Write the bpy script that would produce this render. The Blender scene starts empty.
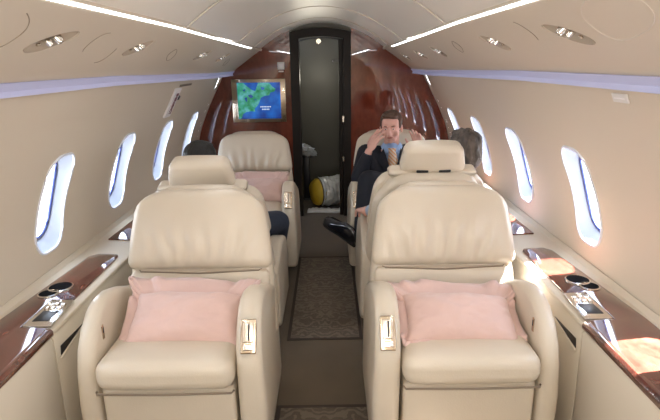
import bpy, bmesh, math, random
from mathutils import Vector, Matrix, noise
random.seed(4)
PI = math.pi
S = bpy.context.scene
COL = S.collection

# ------------------------------------------------------------------ materials
def nt(name):
    m = bpy.data.materials.new(name); m.use_nodes = True
    t = m.node_tree
    return m, t, t.nodes['Principled BSDF']

def mat(name, col, rough=.5, metal=0., coat=0., bump=0., bscale=60., var=0., vscale=6., emis=None, estr=0., sheen=0., stretch=None, spec=.5):
    m, t, b = nt(name)
    b.inputs['Base Color'].default_value = (*col, 1)
    b.inputs['Roughness'].default_value = rough
    b.inputs['Metallic'].default_value = metal
    b.inputs['Specular IOR Level'].default_value = spec
    if coat:
        b.inputs['Coat Weight'].default_value = coat; b.inputs['Coat Roughness'].default_value = .04
    if sheen: b.inputs['Sheen Weight'].default_value = sheen
    if emis:
        b.inputs['Emission Color'].default_value = (*emis, 1); b.inputs['Emission Strength'].default_value = estr
    tc = t.nodes.new('ShaderNodeTexCoord'); mp = t.nodes.new('ShaderNodeMapping')
    t.links.new(tc.outputs['Object'], mp.inputs['Vector'])
    if stretch: mp.inputs['Scale'].default_value = stretch
    if var:
        n = t.nodes.new('ShaderNodeTexNoise'); n.inputs['Scale'].default_value = vscale; n.inputs['Detail'].default_value = 3
        r = t.nodes.new('ShaderNodeValToRGB')
        r.color_ramp.elements[0].position = .3; r.color_ramp.elements[1].position = .7
        r.color_ramp.elements[0].color = (*[c*(1-var) for c in col], 1)
        r.color_ramp.elements[1].color = (*[min(1, c*(1+var)) for c in col], 1)
        t.links.new(mp.outputs[0], n.inputs['Vector']); t.links.new(n.outputs['Fac'], r.inputs['Fac'])
        t.links.new(r.outputs['Color'], b.inputs['Base Color'])
    if bump:
        n2 = t.nodes.new('ShaderNodeTexNoise'); n2.inputs['Scale'].default_value = bscale; n2.inputs['Detail'].default_value = 2
        bp = t.nodes.new('ShaderNodeBump'); bp.inputs['Strength'].default_value = bump; bp.inputs['Distance'].default_value = .01
        t.links.new(mp.outputs[0], n2.inputs['Vector']); t.links.new(n2.outputs['Fac'], bp.inputs['Height'])
        t.links.new(bp.outputs[0], b.inputs['Normal'])
    return m

def wood(name, dark, light, scale=(1, 1, 1), rough=.12):
    m, t, b = nt(name)
    tc = t.nodes.new('ShaderNodeTexCoord'); mp = t.nodes.new('ShaderNodeMapping'); mp.inputs['Scale'].default_value = scale
    n = t.nodes.new('ShaderNodeTexNoise'); n.inputs['Scale'].default_value = 5; n.inputs['Detail'].default_value = 8; n.inputs['Distortion'].default_value = 1.6
    n2 = t.nodes.new('ShaderNodeTexNoise'); n2.inputs['Scale'].default_value = 40; n2.inputs['Detail'].default_value = 4
    mx = t.nodes.new('ShaderNodeMix'); mx.data_type = 'FLOAT'; mx.inputs[0].default_value = .35
    r = t.nodes.new('ShaderNodeValToRGB')
    r.color_ramp.elements[0].position = .32; r.color_ramp.elements[0].color = (*dark, 1)
    r.color_ramp.elements[1].position = .70; r.color_ramp.elements[1].color = (*light, 1)
    L = t.links.new
    L(tc.outputs['Object'], mp.inputs['Vector']); L(mp.outputs[0], n.inputs['Vector']); L(mp.outputs[0], n2.inputs['Vector'])
    L(n.outputs['Fac'], mx.inputs[2]); L(n2.outputs['Fac'], mx.inputs[3]); L(mx.outputs[0], r.inputs['Fac']); L(r.outputs['Color'], b.inputs['Base Color'])
    b.inputs['Roughness'].default_value = rough; b.inputs['Coat Weight'].default_value = 1; b.inputs['Coat Roughness'].default_value = .012
    return m

M = {}
M['leather'] = mat('cream_leather', (.62, .548, .440), .30, bump=.10, bscale=180, var=.04, vscale=4)
M['leather_dark'] = mat('cream_leather_seam', (.22, .17, .12), .6)
M['wall'] = mat('beige_sidewall', (.67, .60, .495), .6, bump=.04, bscale=300)
M['panel'] = mat('beige_upper_panel', (.62, .55, .45), .5, bump=.03, bscale=300)
M['dish'] = mat('beige_recess_shade', (.42, .35, .27), .55)  # panel beige darkened to give the shade inside the recess
M['ceiling'] = mat('ceiling_vinyl', (.84, .80, .72), .33, bump=.02, bscale=200)
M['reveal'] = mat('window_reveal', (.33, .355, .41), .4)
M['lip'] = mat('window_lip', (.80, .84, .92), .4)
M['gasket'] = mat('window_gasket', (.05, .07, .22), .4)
M['console'] = mat('console_leather', (.64, .575, .465), .5, bump=.05, bscale=250)
M['seam'] = mat('dark_seam', (.10, .08, .06), .8)
M['softseam'] = mat('soft_seam', (.30, .245, .18), .7)
M['paleseam'] = mat('pale_seam', (.66, .60, .52), .6)
M['well'] = mat('dark_well', (.010, .010, .012), .9, spec=.05)
M['dark'] = mat('black_recess', (.012, .012, .014), .4)
M['wood'] = wood('burl_veneer', (.035, .009, .006), (.18, .050, .032), (1.4, 1, 1.4), .10)
M['bulk'] = wood('mahogany_bulkhead', (.085, .016, .008), (.20, .042, .022), (.8, .8, .35), .02)
M['frame'] = mat('dark_door_frame', (.012, .008, .006), .45, spec=.2)
M['chrome'] = mat('polished_metal', (.80, .78, .74), .12, metal=1.)
M['nickel'] = mat('satin_nickel', (.62, .55, .46), .25, metal=1.)
M['champagne'] = mat('champagne_metal', (.60, .50, .38), .16, metal=1.)
M['pink'] = mat('pink_cotton', (.64, .455, .41), .85, bump=.25, bscale=35, sheen=.3, var=.04, vscale=9)
M['white'] = mat('white_plastic', (.75, .74, .72), .4)
M['label'] = mat('placard_white', (.88, .86, .87), .45)
M['red'] = mat('placard_red', (.16, .01, .03), .5)
M['galley'] = mat('olive_grey_panel', (.075, .067, .046), .45, var=.08, vscale=2)
M['galley_floor'] = mat('vestibule_floor', (.10, .09, .075), .7)
M['yellow'] = mat('yellow_fabric', (.62, .42, .03), .6, bump=.6, bscale=25)
M['foil'] = mat('silver_foil', (.82, .84, .84), .34, metal=.3, bump=1., bscale=28)
M['sheet'] = mat('white_cloth', (.75, .76, .74), .8, bump=.6, bscale=14)
M['plastic'] = mat('clear_crumpled_plastic', (.50, .52, .53), .15, bump=1., bscale=30)
M['skin'] = mat('skin', (.68, .39, .32), .5, var=.06, vscale=12)
M['lips'] = mat('lips', (.36, .10, .09), .5)
M['hair_brown'] = mat('brown_hair', (.065, .03, .016), .6, bump=.8, bscale=70, stretch=(1, 1, .25))
M['hair_grey'] = mat('grey_brown_hair', (.11, .092, .08), .65, bump=1., bscale=60, var=.5, vscale=30, stretch=(1, 1, .3))
M['hair_black'] = mat('black_hair', (.010, .009, .008), .6, bump=.8, bscale=70, stretch=(1, 1, .3))
M['suit'] = mat('navy_suit', (.006, .0075, .015), .8, bump=.2, bscale=25)
M['shirt'] = mat('pale_blue_shirt', (.33, .47, .72), .7)
M['shirt_light'] = mat('light_blue_shirt', (.36, .46, .62), .75, bump=.3, bscale=12)
M['shirt_dark'] = mat('dark_grey_sweater', (.03, .03, .035), .85)
M['denim'] = mat('dark_denim', (.018, .025, .045), .85, bump=.3, bscale=50)
M['shoe'] = mat('black_leather_shoe', (.010, .010, .014), .16, coat=.6)
M['eye'] = mat('eye_white', (.7, .68, .65), .3)
M['iris'] = mat('eye_dark', (.03, .025, .02), .3)

def emissive(name, col, s):
    m = bpy.data.materials.new(name); m.use_nodes = True; t = m.node_tree; t.nodes.clear()
    e = t.nodes.new('ShaderNodeEmission'); e.inputs[0].default_value = (*col, 1); e.inputs[1].default_value = s
    o = t.nodes.new('ShaderNodeOutputMaterial'); t.links.new(e.outputs[0], o.inputs[0]); return m
M['led'] = emissive('white_light_strip', (.93, .96, 1.), 6)
M['wash'] = mat('lavender_wash_light', (.42, .44, .60), .5, emis=(.50, .50, .85), estr=.13)
M['bulb'] = emissive('small_lamp', (1, .85, .6), 1.2)

def pane_mat():
    m = bpy.data.materials.new('window_pane'); m.use_nodes = True; t = m.node_tree; t.nodes.clear()
    tr = t.nodes.new('ShaderNodeBsdfTransparent'); gl = t.nodes.new('ShaderNodeBsdfGlossy'); gl.inputs['Roughness'].default_value = .05
    mx = t.nodes.new('ShaderNodeMixShader'); mx.inputs[0].default_value = .06
    o = t.nodes.new('ShaderNodeOutputMaterial')
    t.links.new(tr.outputs[0], mx.inputs[1]); t.links.new(gl.outputs[0], mx.inputs[2]); t.links.new(mx.outputs[0], o.inputs[0]); return m
M['pane'] = pane_mat()

def tie_mat():
    m, t, b = nt('striped_tie')
    tc = t.nodes.new('ShaderNodeTexCoord'); mp = t.nodes.new('ShaderNodeMapping'); mp.inputs['Rotation'].default_value = (0, .8, 0)
    w = t.nodes.new('ShaderNodeTexWave'); w.inputs['Scale'].default_value = 16; w.inputs['Distortion'].default_value = 0
    r = t.nodes.new('ShaderNodeValToRGB'); r.color_ramp.interpolation = 'CONSTANT'
    r.color_ramp.elements[0].color = (.62, .30, .12, 1); r.color_ramp.elements[1].position = .5; r.color_ramp.elements[1].color = (.62, .52, .42, 1)
    L = t.links.new; L(tc.outputs['Object'], mp.inputs[0]); L(mp.outputs[0], w.inputs[0]); L(w.outputs['Fac'], r.inputs[0]); L(r.outputs[0], b.inputs['Base Color'])
    b.inputs['Roughness'].default_value = .5; return m
M['tie'] = tie_mat()

def carpet_mat(name, base, pat=None):
    m, t, b = nt(name)
    L = t.links.new
    tc = t.nodes.new('ShaderNodeTexCoord')
    n = t.nodes.new('ShaderNodeTexNoise'); n.inputs['Scale'].default_value = 3; n.inputs['Detail'].default_value = 6
    L(tc.outputs['Object'], n.inputs[0])
    r = t.nodes.new('ShaderNodeValToRGB'); r.color_ramp.elements[0].position = .3; r.color_ramp.elements[1].position = .7
    r.color_ramp.elements[0].color = (*[c*.8 for c in base], 1); r.color_ramp.elements[1].color = (*[c*1.2 for c in base], 1)
    L(n.outputs['Fac'], r.inputs[0]); out = r.outputs[0]
    if pat:
        # scrolling foliage: two distorted wave bands mirrored about the centre line
        sx = t.nodes.new('ShaderNodeSeparateXYZ'); L(tc.outputs['Object'], sx.inputs[0])
        ab = t.nodes.new('ShaderNodeMath'); ab.operation = 'ABSOLUTE'; L(sx.outputs[0], ab.inputs[0])
        cb = t.nodes.new('ShaderNodeCombineXYZ'); L(ab.outputs[0], cb.inputs[0]); L(sx.outputs[1], cb.inputs[1])
        w = t.nodes.new('ShaderNodeTexWave'); w.wave_type = 'RINGS'; w.inputs['Scale'].default_value = 6; w.inputs['Distortion'].default_value = 14; w.inputs['Detail'].default_value = 2.5; w.inputs['Detail Scale'].default_value = 2.2
        L(cb.outputs[0], w.inputs[0])
        r2 = t.nodes.new('ShaderNodeValToRGB'); r2.color_ramp.elements[0].position = .52; r2.color_ramp.elements[0].color = (0, 0, 0, 1); r2.color_ramp.elements[1].position = .66
        L(w.outputs['Fac'], r2.inputs[0])
        mx = t.nodes.new('ShaderNodeMix'); mx.data_type = 'RGBA'
        L(r2.outputs[0], mx.inputs[0]); L(out, mx.inputs[6]); mx.inputs[7].default_value = (*pat, 1); out = mx.outputs[2]
    L(out, b.inputs['Base Color'])
    n3 = t.nodes.new('ShaderNodeTexNoise'); n3.inputs['Scale'].default_value = 300; L(tc.outputs['Object'], n3.inputs[0])
    bp = t.nodes.new('ShaderNodeBump'); bp.inputs['Strength'].default_value = .5; bp.inputs['Distance'].default_value = .005
    L(n3.outputs['Fac'], bp.inputs['Height']); L(bp.outputs[0], b.inputs['Normal'])
    b.inputs['Roughness'].default_value = .95; b.inputs['Sheen Weight'].default_value = .15
    return m
M['carpet'] = carpet_mat('brown_carpet', (.095, .068, .040))
M['rug'] = carpet_mat('patterned_carpet', (.080, .057, .037), (.135, .104, .070))
M['rugedge'] = mat('rug_border', (.045, .032, .024), .95)

def sea_mat():
    m, t, b = nt('map_sea'); L = t.links.new
    tc = t.nodes.new('ShaderNodeTexCoord'); n = t.nodes.new('ShaderNodeTexNoise'); n.inputs['Scale'].default_value = 7; n.inputs['Detail'].default_value = 3
    r = t.nodes.new('ShaderNodeValToRGB'); r.color_ramp.elements[0].position = .38; r.color_ramp.elements[0].color = (.005, .03, .22, 1)
    r.color_ramp.elements[1].position = .68; r.color_ramp.elements[1].color = (.01, .16, .62, 1)
    L(tc.outputs['Object'], n.inputs[0]); L(n.outputs['Fac'], r.inputs[0]); L(r.outputs[0], b.inputs['Emission Color']); b.inputs['Emission Strength'].default_value = .75
    b.inputs['Base Color'].default_value = (.01, .02, .05, 1); b.inputs['Roughness'].default_value = .15
    return m
def land_mat():
    m, t, b = nt('map_land'); L = t.links.new
    tc = t.nodes.new('ShaderNodeTexCoord'); n = t.nodes.new('ShaderNodeTexNoise'); n.inputs['Scale'].default_value = 16; n.inputs['Detail'].default_value = 4
    r = t.nodes.new('ShaderNodeValToRGB'); e = r.color_ramp.elements
    e[0].position = .35; e[0].color = (.01, .20, .06, 1); e[1].position = .7; e[1].color = (.16, .50, .60, 1)
    x = e.new(.5); x.color = (.04, .34, .22, 1)
    L(tc.outputs['Object'], n.inputs[0]); L(n.outputs['Fac'], r.inputs[0]); L(r.outputs[0], b.inputs['Emission Color']); b.inputs['Emission Strength'].default_value = .7
    b.inputs['Base Color'].default_value = (.01, .03, .02, 1); b.inputs['Roughness'].default_value = .15
    return m
M['sea'] = sea_mat(); M['land'] = land_mat()
M['maptext'] = emissive('map_text', (.8, .9, 1), .8)

# ------------------------------------------------------------------ helpers
def mesh_obj(name, bm, m, parent=None, smooth=True, ang=None):
    bmesh.ops.recalc_face_normals(bm, faces=bm.faces[:])
    me = bpy.data.meshes.new(name); bm.to_mesh(me); bm.free()
    if smooth:
        for p in me.polygons: p.use_smooth = True
        if ang is not None:
            me.set_sharp_from_angle(angle=ang)
    me.materials.append(m)
    o = bpy.data.objects.new(name, me); COL.objects.link(o)
    if parent: o.parent = parent
    return o

def thing(name, label, cat, loc=(0, 0, 0), rz=0, group=None):
    o = bpy.data.objects.new(name, None); COL.objects.link(o)
    o.location = loc; o.rotation_euler = (0, 0, rz); o.empty_display_size = .1
    return tag(o, label, cat, group)
def tag(o, label, cat, group=None):
    o['label'] = label; o['category'] = cat
    if group: o['group'] = group
    return o
def struct(o): o['kind'] = 'structure'; return o
def hide_helper(o): bpy.data.objects.remove(o, do_unlink=True)

def softbox(sx, sy, sz, r, n=10, deform=None, center=(0, 0, 0)):
    bm = bmesh.new(); hx, hy, hz = sx/2, sy/2, sz/2
    r = min(r, hx, hy, hz)
    def axis(h):
        inner = h-r; pts = []
        for k in range(4): pts.append(-h + r*(1-math.cos(k/4*PI/2)))
        for k in range(n+1): pts.append(-inner + 2*inner*k/n)
        for k in range(3, -1, -1): pts.append(h - r*(1-math.cos(k/4*PI/2)))
        out = [pts[0]]
        for p in pts[1:]:
            if p-out[-1] > 1e-5: out.append(p)
        return out
    A = [axis(hx), axis(hy), axis(hz)]
    V = {}
    def vert(i, j, k):
        key = (i, j, k)
        if key in V: return V[key]
        p = Vector((A[0][i], A[1][j], A[2][k]))
        q = Vector((max(-hx+r, min(hx-r, p.x)), max(-hy+r, min(hy-r, p.y)), max(-hz+r, min(hz-r, p.z))))
        d = p-q
        if d.length > 1e-9: p = q + d.normalized()*r
        if deform: p = deform(p.copy())
        V[key] = bm.verts.new(p+Vector(center)); return V[key]
    N = [len(a)-1 for a in A]
    for ax in range(3):
        u, w = [a for a in range(3) if a != ax]
        for side in (0, N[ax]):
            for i in range(N[u]):
                for j in range(N[w]):
                    c = []
                    for (a, b) in ((i, j), (i+1, j), (i+1, j+1), (i, j+1)):
                        t = [0, 0, 0]; t[ax] = side; t[u] = a; t[w] = b; c.append(vert(*t))
                    if len(set(c)) == 4:
                        try: bm.faces.new(c)
                        except ValueError: pass
    return bm

def prism(poly, x0, x1, bev=0., seg=3, axis='X'):
    """poly in (a,b) plane; extruded along axis"""
    bm = bmesh.new()
    def P(a, b, t):
        return {'X': (t, a, b), 'Y': (a, t, b), 'Z': (a, b, t)}[axis]
    v0 = [bm.verts.new(P(a, b, x0)) for a, b in poly]; v1 = [bm.verts.new(P(a, b, x1)) for a, b in poly]
    bm.faces.new(v0); bm.faces.new(v1[::-1]); n = len(poly)
    for i in range(n): bm.faces.new((v0[i], v0[(i+1) % n], v1[(i+1) % n], v1[i]))
    bmesh.ops.recalc_face_normals(bm, faces=bm.faces[:])
    if bev:
        es = [e for e in bm.edges if len(e.link_faces) == 2 and e.calc_face_angle() > .6]
        bmesh.ops.bevel(bm, geom=es, offset=bev, segments=seg, profile=.5, affect='EDGES', clamp_overlap=True)
    return bm

def box(x0, x1, y0, y1, z0, z1, bev=0., seg=2):
    return prism([(x0, y0), (x1, y0), (x1, y1), (x0, y1)], z0, z1, bev, seg, 'Z')

def tube(pts, r, n=8, closed=False):
    bm = bmesh.new(); pts = [Vector(p) for p in pts]; rings = []
    N = len(pts)
    for i, p in enumerate(pts):
        a = pts[(i-1) % N] if closed or i > 0 else p; b = pts[(i+1) % N] if closed or i < N-1 else p
        t = (b-a).normalized(); up = Vector((0, 0, 1)) if abs(t.z) < .9 else Vector((1, 0, 0))
        u = t.cross(up).normalized(); v = t.cross(u)
        rr = r[i] if isinstance(r, (list, tuple)) else r
        rings.append([bm.verts.new(p+(u*math.cos(2*PI*k/n)+v*math.sin(2*PI*k/n))*rr) for k in range(n)])
    for i in range(N if closed else N-1):
        A, B = rings[i], rings[(i+1) % N]
        for k in range(n): bm.faces.new((A[k], A[(k+1) % n], B[(k+1) % n], B[k]))
    if not closed:
        bm.faces.new(rings[0]); bm.faces.new(rings[-1][::-1])
    return bm

def lathe(prof, n=24, M4=None):
    bm = bmesh.new(); rings = []
    for r, z in prof:
        rings.append([bm.verts.new((max(r, 1e-4)*math.cos(2*PI*k/n), max(r, 1e-4)*math.sin(2*PI*k/n), z)) for k in range(n)])
    for A, B in zip(rings, rings[1:]):
        for k in range(n): bm.faces.new((A[k], A[(k+1) % n], B[(k+1) % n], B[k]))
    bm.faces.new(rings[0][::-1]); bm.faces.new(rings[-1])
    if M4 is not None: bm.transform(M4)
    return bm

def join_bm(a, b):
    me = bpy.data.meshes.new('tmp'); b.to_mesh(me); a.from_mesh(me); bpy.data.meshes.remove(me); b.free(); return a

def add_ball(bm, c, r, rot=None, sub=2):
    r = Vector(r) if hasattr(r, '__len__') else Vector((r, r, r))
    mx = Matrix.Translation(c) @ (rot.to_4x4() if rot else Matrix.Identity(4)) @ Matrix.Diagonal((*r, 1))
    bmesh.ops.create_icosphere(bm, subdivisions=sub, radius=1, matrix=mx)
def add_limb(bm, a, b, ra, rb, n=14, flat=1.):
    """a tapered capsule made of overlapping rings, closed by balls"""
    a = Vector(a); b = Vector(b); d = b-a; L = d.length
    q = d.to_track_quat('Z', 'Y').to_matrix().to_4x4(); mx = Matrix.Translation(a) @ q
    rings = []
    K = 4
    for k in range(K+1):
        t = k/K; r = ra+(rb-ra)*t
        rings.append([bm.verts.new(mx @ Vector((r*math.cos(2*PI*j/n), r*flat*math.sin(2*PI*j/n), L*t))) for j in range(n)])
    for A, B in zip(rings, rings[1:]):
        for j in range(n): bm.faces.new((A[j], A[(j+1) % n], B[(j+1) % n], B[j]))
    bm.faces.new(rings[0][::-1]); bm.faces.new(rings[-1])
    add_ball(bm, a, ra*1.0); add_ball(bm, b, rb*1.0)
def chain(bm, pts, rs, **k):
    for i in range(len(pts)-1): add_limb(bm, pts[i], pts[i+1], rs[i], rs[i+1], **k)

def blob(name, bm, m, parent, voxel=.008, smooth=4, fac=.5):
    """fuse overlapping closed shapes into one continuous skin"""
    bmesh.ops.recalc_face_normals(bm, faces=bm.faces[:])
    me = bpy.data.meshes.new(name); bm.to_mesh(me); bm.free()
    tmp = bpy.data.objects.new('tmp', me); COL.objects.link(tmp)
    md = tmp.modifiers.new('r', 'REMESH'); md.mode = 'VOXEL'; md.voxel_size = voxel
    if smooth:
        sm = tmp.modifiers.new('s', 'SMOOTH'); sm.iterations = smooth; sm.factor = fac
    dg = bpy.context.evaluated_depsgraph_get(); dg.update()
    me2 = bpy.data.meshes.new_from_object(tmp.evaluated_get(dg))
    bpy.data.objects.remove(tmp, do_unlink=True); bpy.data.meshes.remove(me)
    me2.name = name; me2.materials.clear(); me2.materials.append(m)
    for p in me2.polygons: p.use_smooth = True
    o = bpy.data.objects.new(name, me2); COL.objects.link(o); o.parent = parent
    return o

def interp(tab, z):
    if z <= tab[0][0]: return tab[0][1]
    for (z0, x0), (z1, x1) in zip(tab, tab[1:]):
        if z <= z1: return x0+(x1-x0)*(z-z0)/(z1-z0)
    return tab[-1][1]

# ------------------------------------------------------------------ the cabin shell
Y0, Y1 = -1.75, 5.0
LOW = [(0, 1.10), (.25, 1.17), (.45, 1.205), (.57, 1.215), (.72, 1.21), (.81, 1.19), (.9, 1.163), (1.065, 1.09), (1.237, 1.0), (1.37, .925)]
WC = [2.21+.763*k for k in range(-5, 4)]     # window centres
def woff(sg, c): return .035 if sg > 0 and abs(c-1.447) < .01 else 0.
HZ = .878; HW = .118; HH = .208; HR = .085
def W(z):   # smooth half width
    return (interp(LOW, z-.04)+interp(LOW, z)+interp(LOW, z+.04))/3

def rr(theta, hw=HW, hh=HH, r=HR):
    c, s = math.cos(theta), math.sin(theta)
    # ray against rounded rectangle
    lo, hi = 0., 1.
    def inside(t):
        x, y = abs(c*t), abs(s*t)
        if x > hw or y > hh: return False
        dx, dy = x-(hw-r), y-(hh-r)
        return not (dx > 0 and dy > 0 and dx*dx+dy*dy > r*r)
    for _ in range(30):
        mid = (lo+hi)/2
        if inside(mid): lo = mid
        else: hi = mid
    return c*lo, s*lo

ZB, ZT = .45, 1.37
def sidewall(sg, name):
    bm = bmesh.new(); cache = {}
    def V(y, z):
        k = (round(y, 4), round(z, 4))
        if k not in cache: cache[k] = bm.verts.new((sg*W(z), y, z))
        return cache[k]
    pitch = .763/2
    for c in WC:
        th = [2*PI*k/56 for k in range(56)]
        for cor in ((pitch, ZT-HZ), (-pitch, ZT-HZ), (-pitch, ZB-HZ), (pitch, ZB-HZ)):
            a = math.atan2(cor[1], cor[0]) % (2*PI)
            j = min(range(len(th)), key=lambda q: abs(th[q]-a)); th[j] = a
        rings = []
        K = 8
        for q in range(K+1):
            t = (q/K)**1.3; ring = []
            for a in th:
                hx, hz = rr(a); hx += woff(sg, c)
                cs, sn = math.cos(a), math.sin(a)
                tx = pitch/abs(cs) if abs(cs) > 1e-9 else 1e9
                tz = ((ZT-HZ) if sn > 0 else (HZ-ZB))/abs(sn) if abs(sn) > 1e-9 else 1e9
                tt = min(tx, tz); ox, oz = cs*tt, sn*tt
                ring.append(V(c+hx+(ox-hx)*t, HZ+hz+(oz-hz)*t))
            rings.append(ring)
        for A, B in zip(rings, rings[1:]):
            for k in range(56): bm.faces.new((A[k], A[(k+1) % 56], B[(k+1) % 56], B[k]))
    # strips: below, rear filler
    ya, yb = WC[0]-pitch, WC[-1]+pitch
    def strip(y0, y1, zs):
        for z0, z1 in zip(zs, zs[1:]):
            f = [bm.verts.new((sg*W(z), y, z)) for y, z in ((y0, z0), (y1, z0), (y1, z1), (y0, z1))]; bm.faces.new(f)
    strip(Y0, Y1, [-.02, .1, .2, .3, .4, .45])
    zs = [.45+(.92)*k/16 for k in range(17)]
    strip(yb, Y1+.0, zs); strip(Y0, ya, zs)
    # narrow shelf under the valance
    f = [bm.verts.new(p) for p in ((sg*W(1.37), Y0, 1.37), (sg*W(1.37), Y1, 1.37), (sg*.84, Y1, 1.372), (sg*.84, Y0, 1.372))]; bm.faces.new(f)
    o = mesh_obj(name, bm, M['wall'], None, True, .5)
    return struct(o)
sidewall(-1, 'wall_left'); sidewall(1, 'wall_right')

def win(sg, c, idx):
    nrm = Vector((sg*.955, 0, .296)); tz = Vector((-sg*.296, 0, .955))
    base = Vector((sg*W(HZ), c, HZ))
    N = 56
    bm = bmesh.new(); rings = []
    specs = [(0, 0, 'w'), (-.002, .003, 'p'), (-.006, .012, 'p'), (-.011, .027, 'p'), (-.016, .042, 'p'), (-.018, .052, 'p'), (-.018, .060, 'p')]
    def plane_pt(a, off, dep):
        hx, hz = rr(a, HW+off, HH+off, HR+off*.6)
        return base+Vector((0, 1, 0))*hx+tz*(hz)+nrm*dep
    def wall_pt(a):
        hx, hz = rr(a); return Vector((sg*W(HZ+hz), c+hx, HZ+hz))
    for off, dep, kd in specs:
        ring = []
        for k in range(N):
            a = 2*PI*k/N
            if kd == 'w': p = wall_pt(a)
            else:
                w = wall_pt(a); q = plane_pt(a, off, dep); t = min(1, dep/.04)
                # stay glued to the wall line near the mouth
                w2 = w+nrm*dep; w2 = w2+(Vector((0, base.y, w2.z))-Vector((0, w2.y, w2.z)))*(-off/HW) if False else w2
                p = w2.lerp(q, t)
            ring.append(bm.verts.new(p))
        rings.append(ring)
    for A, B in zip(rings, rings[1:]):
        for k in range(N): bm.faces.new((A[k], A[(k+1) % N], B[(k+1) % N], B[k]))
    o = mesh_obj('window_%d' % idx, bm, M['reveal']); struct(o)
    # bright lip around the mouth
    bm = tube([wall_pt(2*PI*k/N)-nrm*.001 for k in range(N)], .0058, 6, True)
    mesh_obj('window_trim', bm, M['lip'], o)
    bm = tube([plane_pt(2*PI*k/N, -.022, .050) for k in range(N)], .0065, 6, True)
    mesh_obj('window_gasket', bm, M['gasket'], o)
    bm = bmesh.new(); bm.faces.new([bm.verts.new(plane_pt(2*PI*k/N, -.017, .058)) for k in range(N)])
    mesh_obj('window_pane', bm, M['pane'], o, False)
    # portal lamp for the daylight through this opening
    L = bpy.data.lights.new('window_daylight', 'AREA'); L.shape = 'RECTANGLE'; L.size = .18; L.size_y = .36; L.cycles.is_portal = True
    lo = bpy.data.objects.new('window_daylight', L); COL.objects.link(lo)
    lo.location = base+nrm*.07
    lo.rotation_euler = (-nrm).to_track_quat('-Z', 'Y').to_euler()
i = 1
for sg in (-1, 1):
    for c in WC[1:]:
        win(sg, c+woff(sg, c), i); i += 1
# rear-most cell: blank it with a closed blind so the shell has no hole
for sg, nm in ((-1, 'left'), (1, 'right')):
    bm = bmesh.new(); bm.faces.new([bm.verts.new((sg*(W(HZ+rr(2*PI*k/40)[1])+.004), WC[0]+rr(2*PI*k/40)[0]*1.04, HZ+rr(2*PI*k/40)[1]*1.03)) for k in range(40)])
    struct(mesh_obj('trim_%s_blind' % nm, bm, M['wall'], None))

# upper panels (solid), with the vent recesses cut out of them
UP = [(.835, 1.372), (.842, 1.385), (.828, 1.408), (.792, 1.438), (.755, 1.462), (.70, 1.503), (.64, 1.545), (.575, 1.590)]
UPI = sorted([(z, x) for x, z in UP])
def up_pt(sg, y, z): return Vector((sg*interp(UPI, z), y, z))
UPN = Vector((.645, 0, .764))  # outward normal of the upper panel (right side)
VENTS_L = [1.46, 2.115, 3.18, 3.79]; VENTS_R = [1.446, 2.07, 3.12, 3.705, 4.40]
def upper_panel(sg, name, vents):
    bm = bmesh.new(); ys = [Y0+(Y1-Y0)*k/60 for k in range(61)]
    n = len(UP)
    poly = UP+[(x+.055, z+.055) for x, z in UP[::-1]]
    rings = [[bm.verts.new((sg*x, y, z)) for x, z in poly] for y in ys]
    m = len(poly)
    for A, B in zip(rings, rings[1:]):
        for k in range(m): bm.faces.new((A[k], A[(k+1) % m], B[(k+1) % m], B[k]))
    bm.faces.new(rings[0]); bm.faces.new(rings[-1][::-1])
    o = mesh_obj(name, bm, M['panel'], None, True, .5)
    cb = bmesh.new()
    for y in vents:
        p = up_pt(sg, y, 1.515); nr = Vector((sg*UPN.x, 0, UPN.z)); t = Vector((-UPN.z, 0, sg*UPN.x))
        rot = Matrix((Vector((0, 1, 0)), t, nr)).transposed()
        mx = Matrix.Translation(p) @ rot.to_4x4() @ Matrix.Rotation(sg*.42, 4, 'Z') @ Matrix.Diagonal((.100, .031, .024, 1))
        bmesh.ops.create_uvsphere(cb, u_segments=32, v_segments=16, radius=1, matrix=mx)
    cut = mesh_obj('cut', cb, M['panel'])
    md = o.modifiers.new('b', 'BOOLEAN'); md.object = cut; md.operation = 'DIFFERENCE'; md.solver = 'EXACT'
    dg = bpy.context.evaluated_depsgraph_get(); dg.update()
    me = bpy.data.meshes.new_from_object(o.evaluated_get(dg))
    o.modifiers.clear(); o.data = me; o.data.materials.clear(); o.data.materials.append(M['panel'])
    for p in me.polygons: p.use_smooth = True
    me.set_sharp_from_angle(angle=.5)
    bpy.data.objects.remove(cut, do_unlink=True)
    struct(o)
    # lavender wash strip along the lower lip
    st = [(.829, 1.404), (.842, 1.386), (.836, 1.3715), (.829, 1.376), (.832, 1.386), (.823, 1.400)]
    st = [(.8215, 1.4105), (.829, 1.404), (.8435, 1.386), (.8365, 1.3705), (.833, 1.3705), (.838, 1.386), (.825, 1.402), (.818, 1.4085)]
    st = [(x-.0015, z-.0015) for x, z in st]
    bm = prism([(sg*x, z) for x, z in st], Y0+.01, Y1-.55*0-.003, 0, 1, 'Y')
    w = mesh_obj('wash_light_strip', bm, M['wash'], None, True, .5)
    return o, w
pl, wl = upper_panel(-1, 'trim_upper_left', VENTS_L)
pr, wr = upper_panel(1, 'trim_upper_right', VENTS_R)
tag(wl, 'lavender glowing wash light strip along the left wall above the windows', 'light strip')
tag(wr, 'lavender glowing wash light strip along the right wall above the windows', 'light strip')

# ceiling vault
bm = bmesh.new(); n = 28
arc = []
for k in range(n+1):
    t = -1+2*k/n; x = .565*t; z = 1.828-.222*abs(t)**2.0
    arc.append((x, z))
ys = [Y0+(Y1-Y0)*k/50 for k in range(51)]
rings = [[bm.verts.new((x, y, z)) for x, z in arc] for y in ys]
for A, B in zip(rings, rings[1:]):
    for k in range(n): bm.faces.new((A[k], A[k+1], B[k+1], B[k]))
struct(mesh_obj('ceiling', bm, M['ceiling']))
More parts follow.
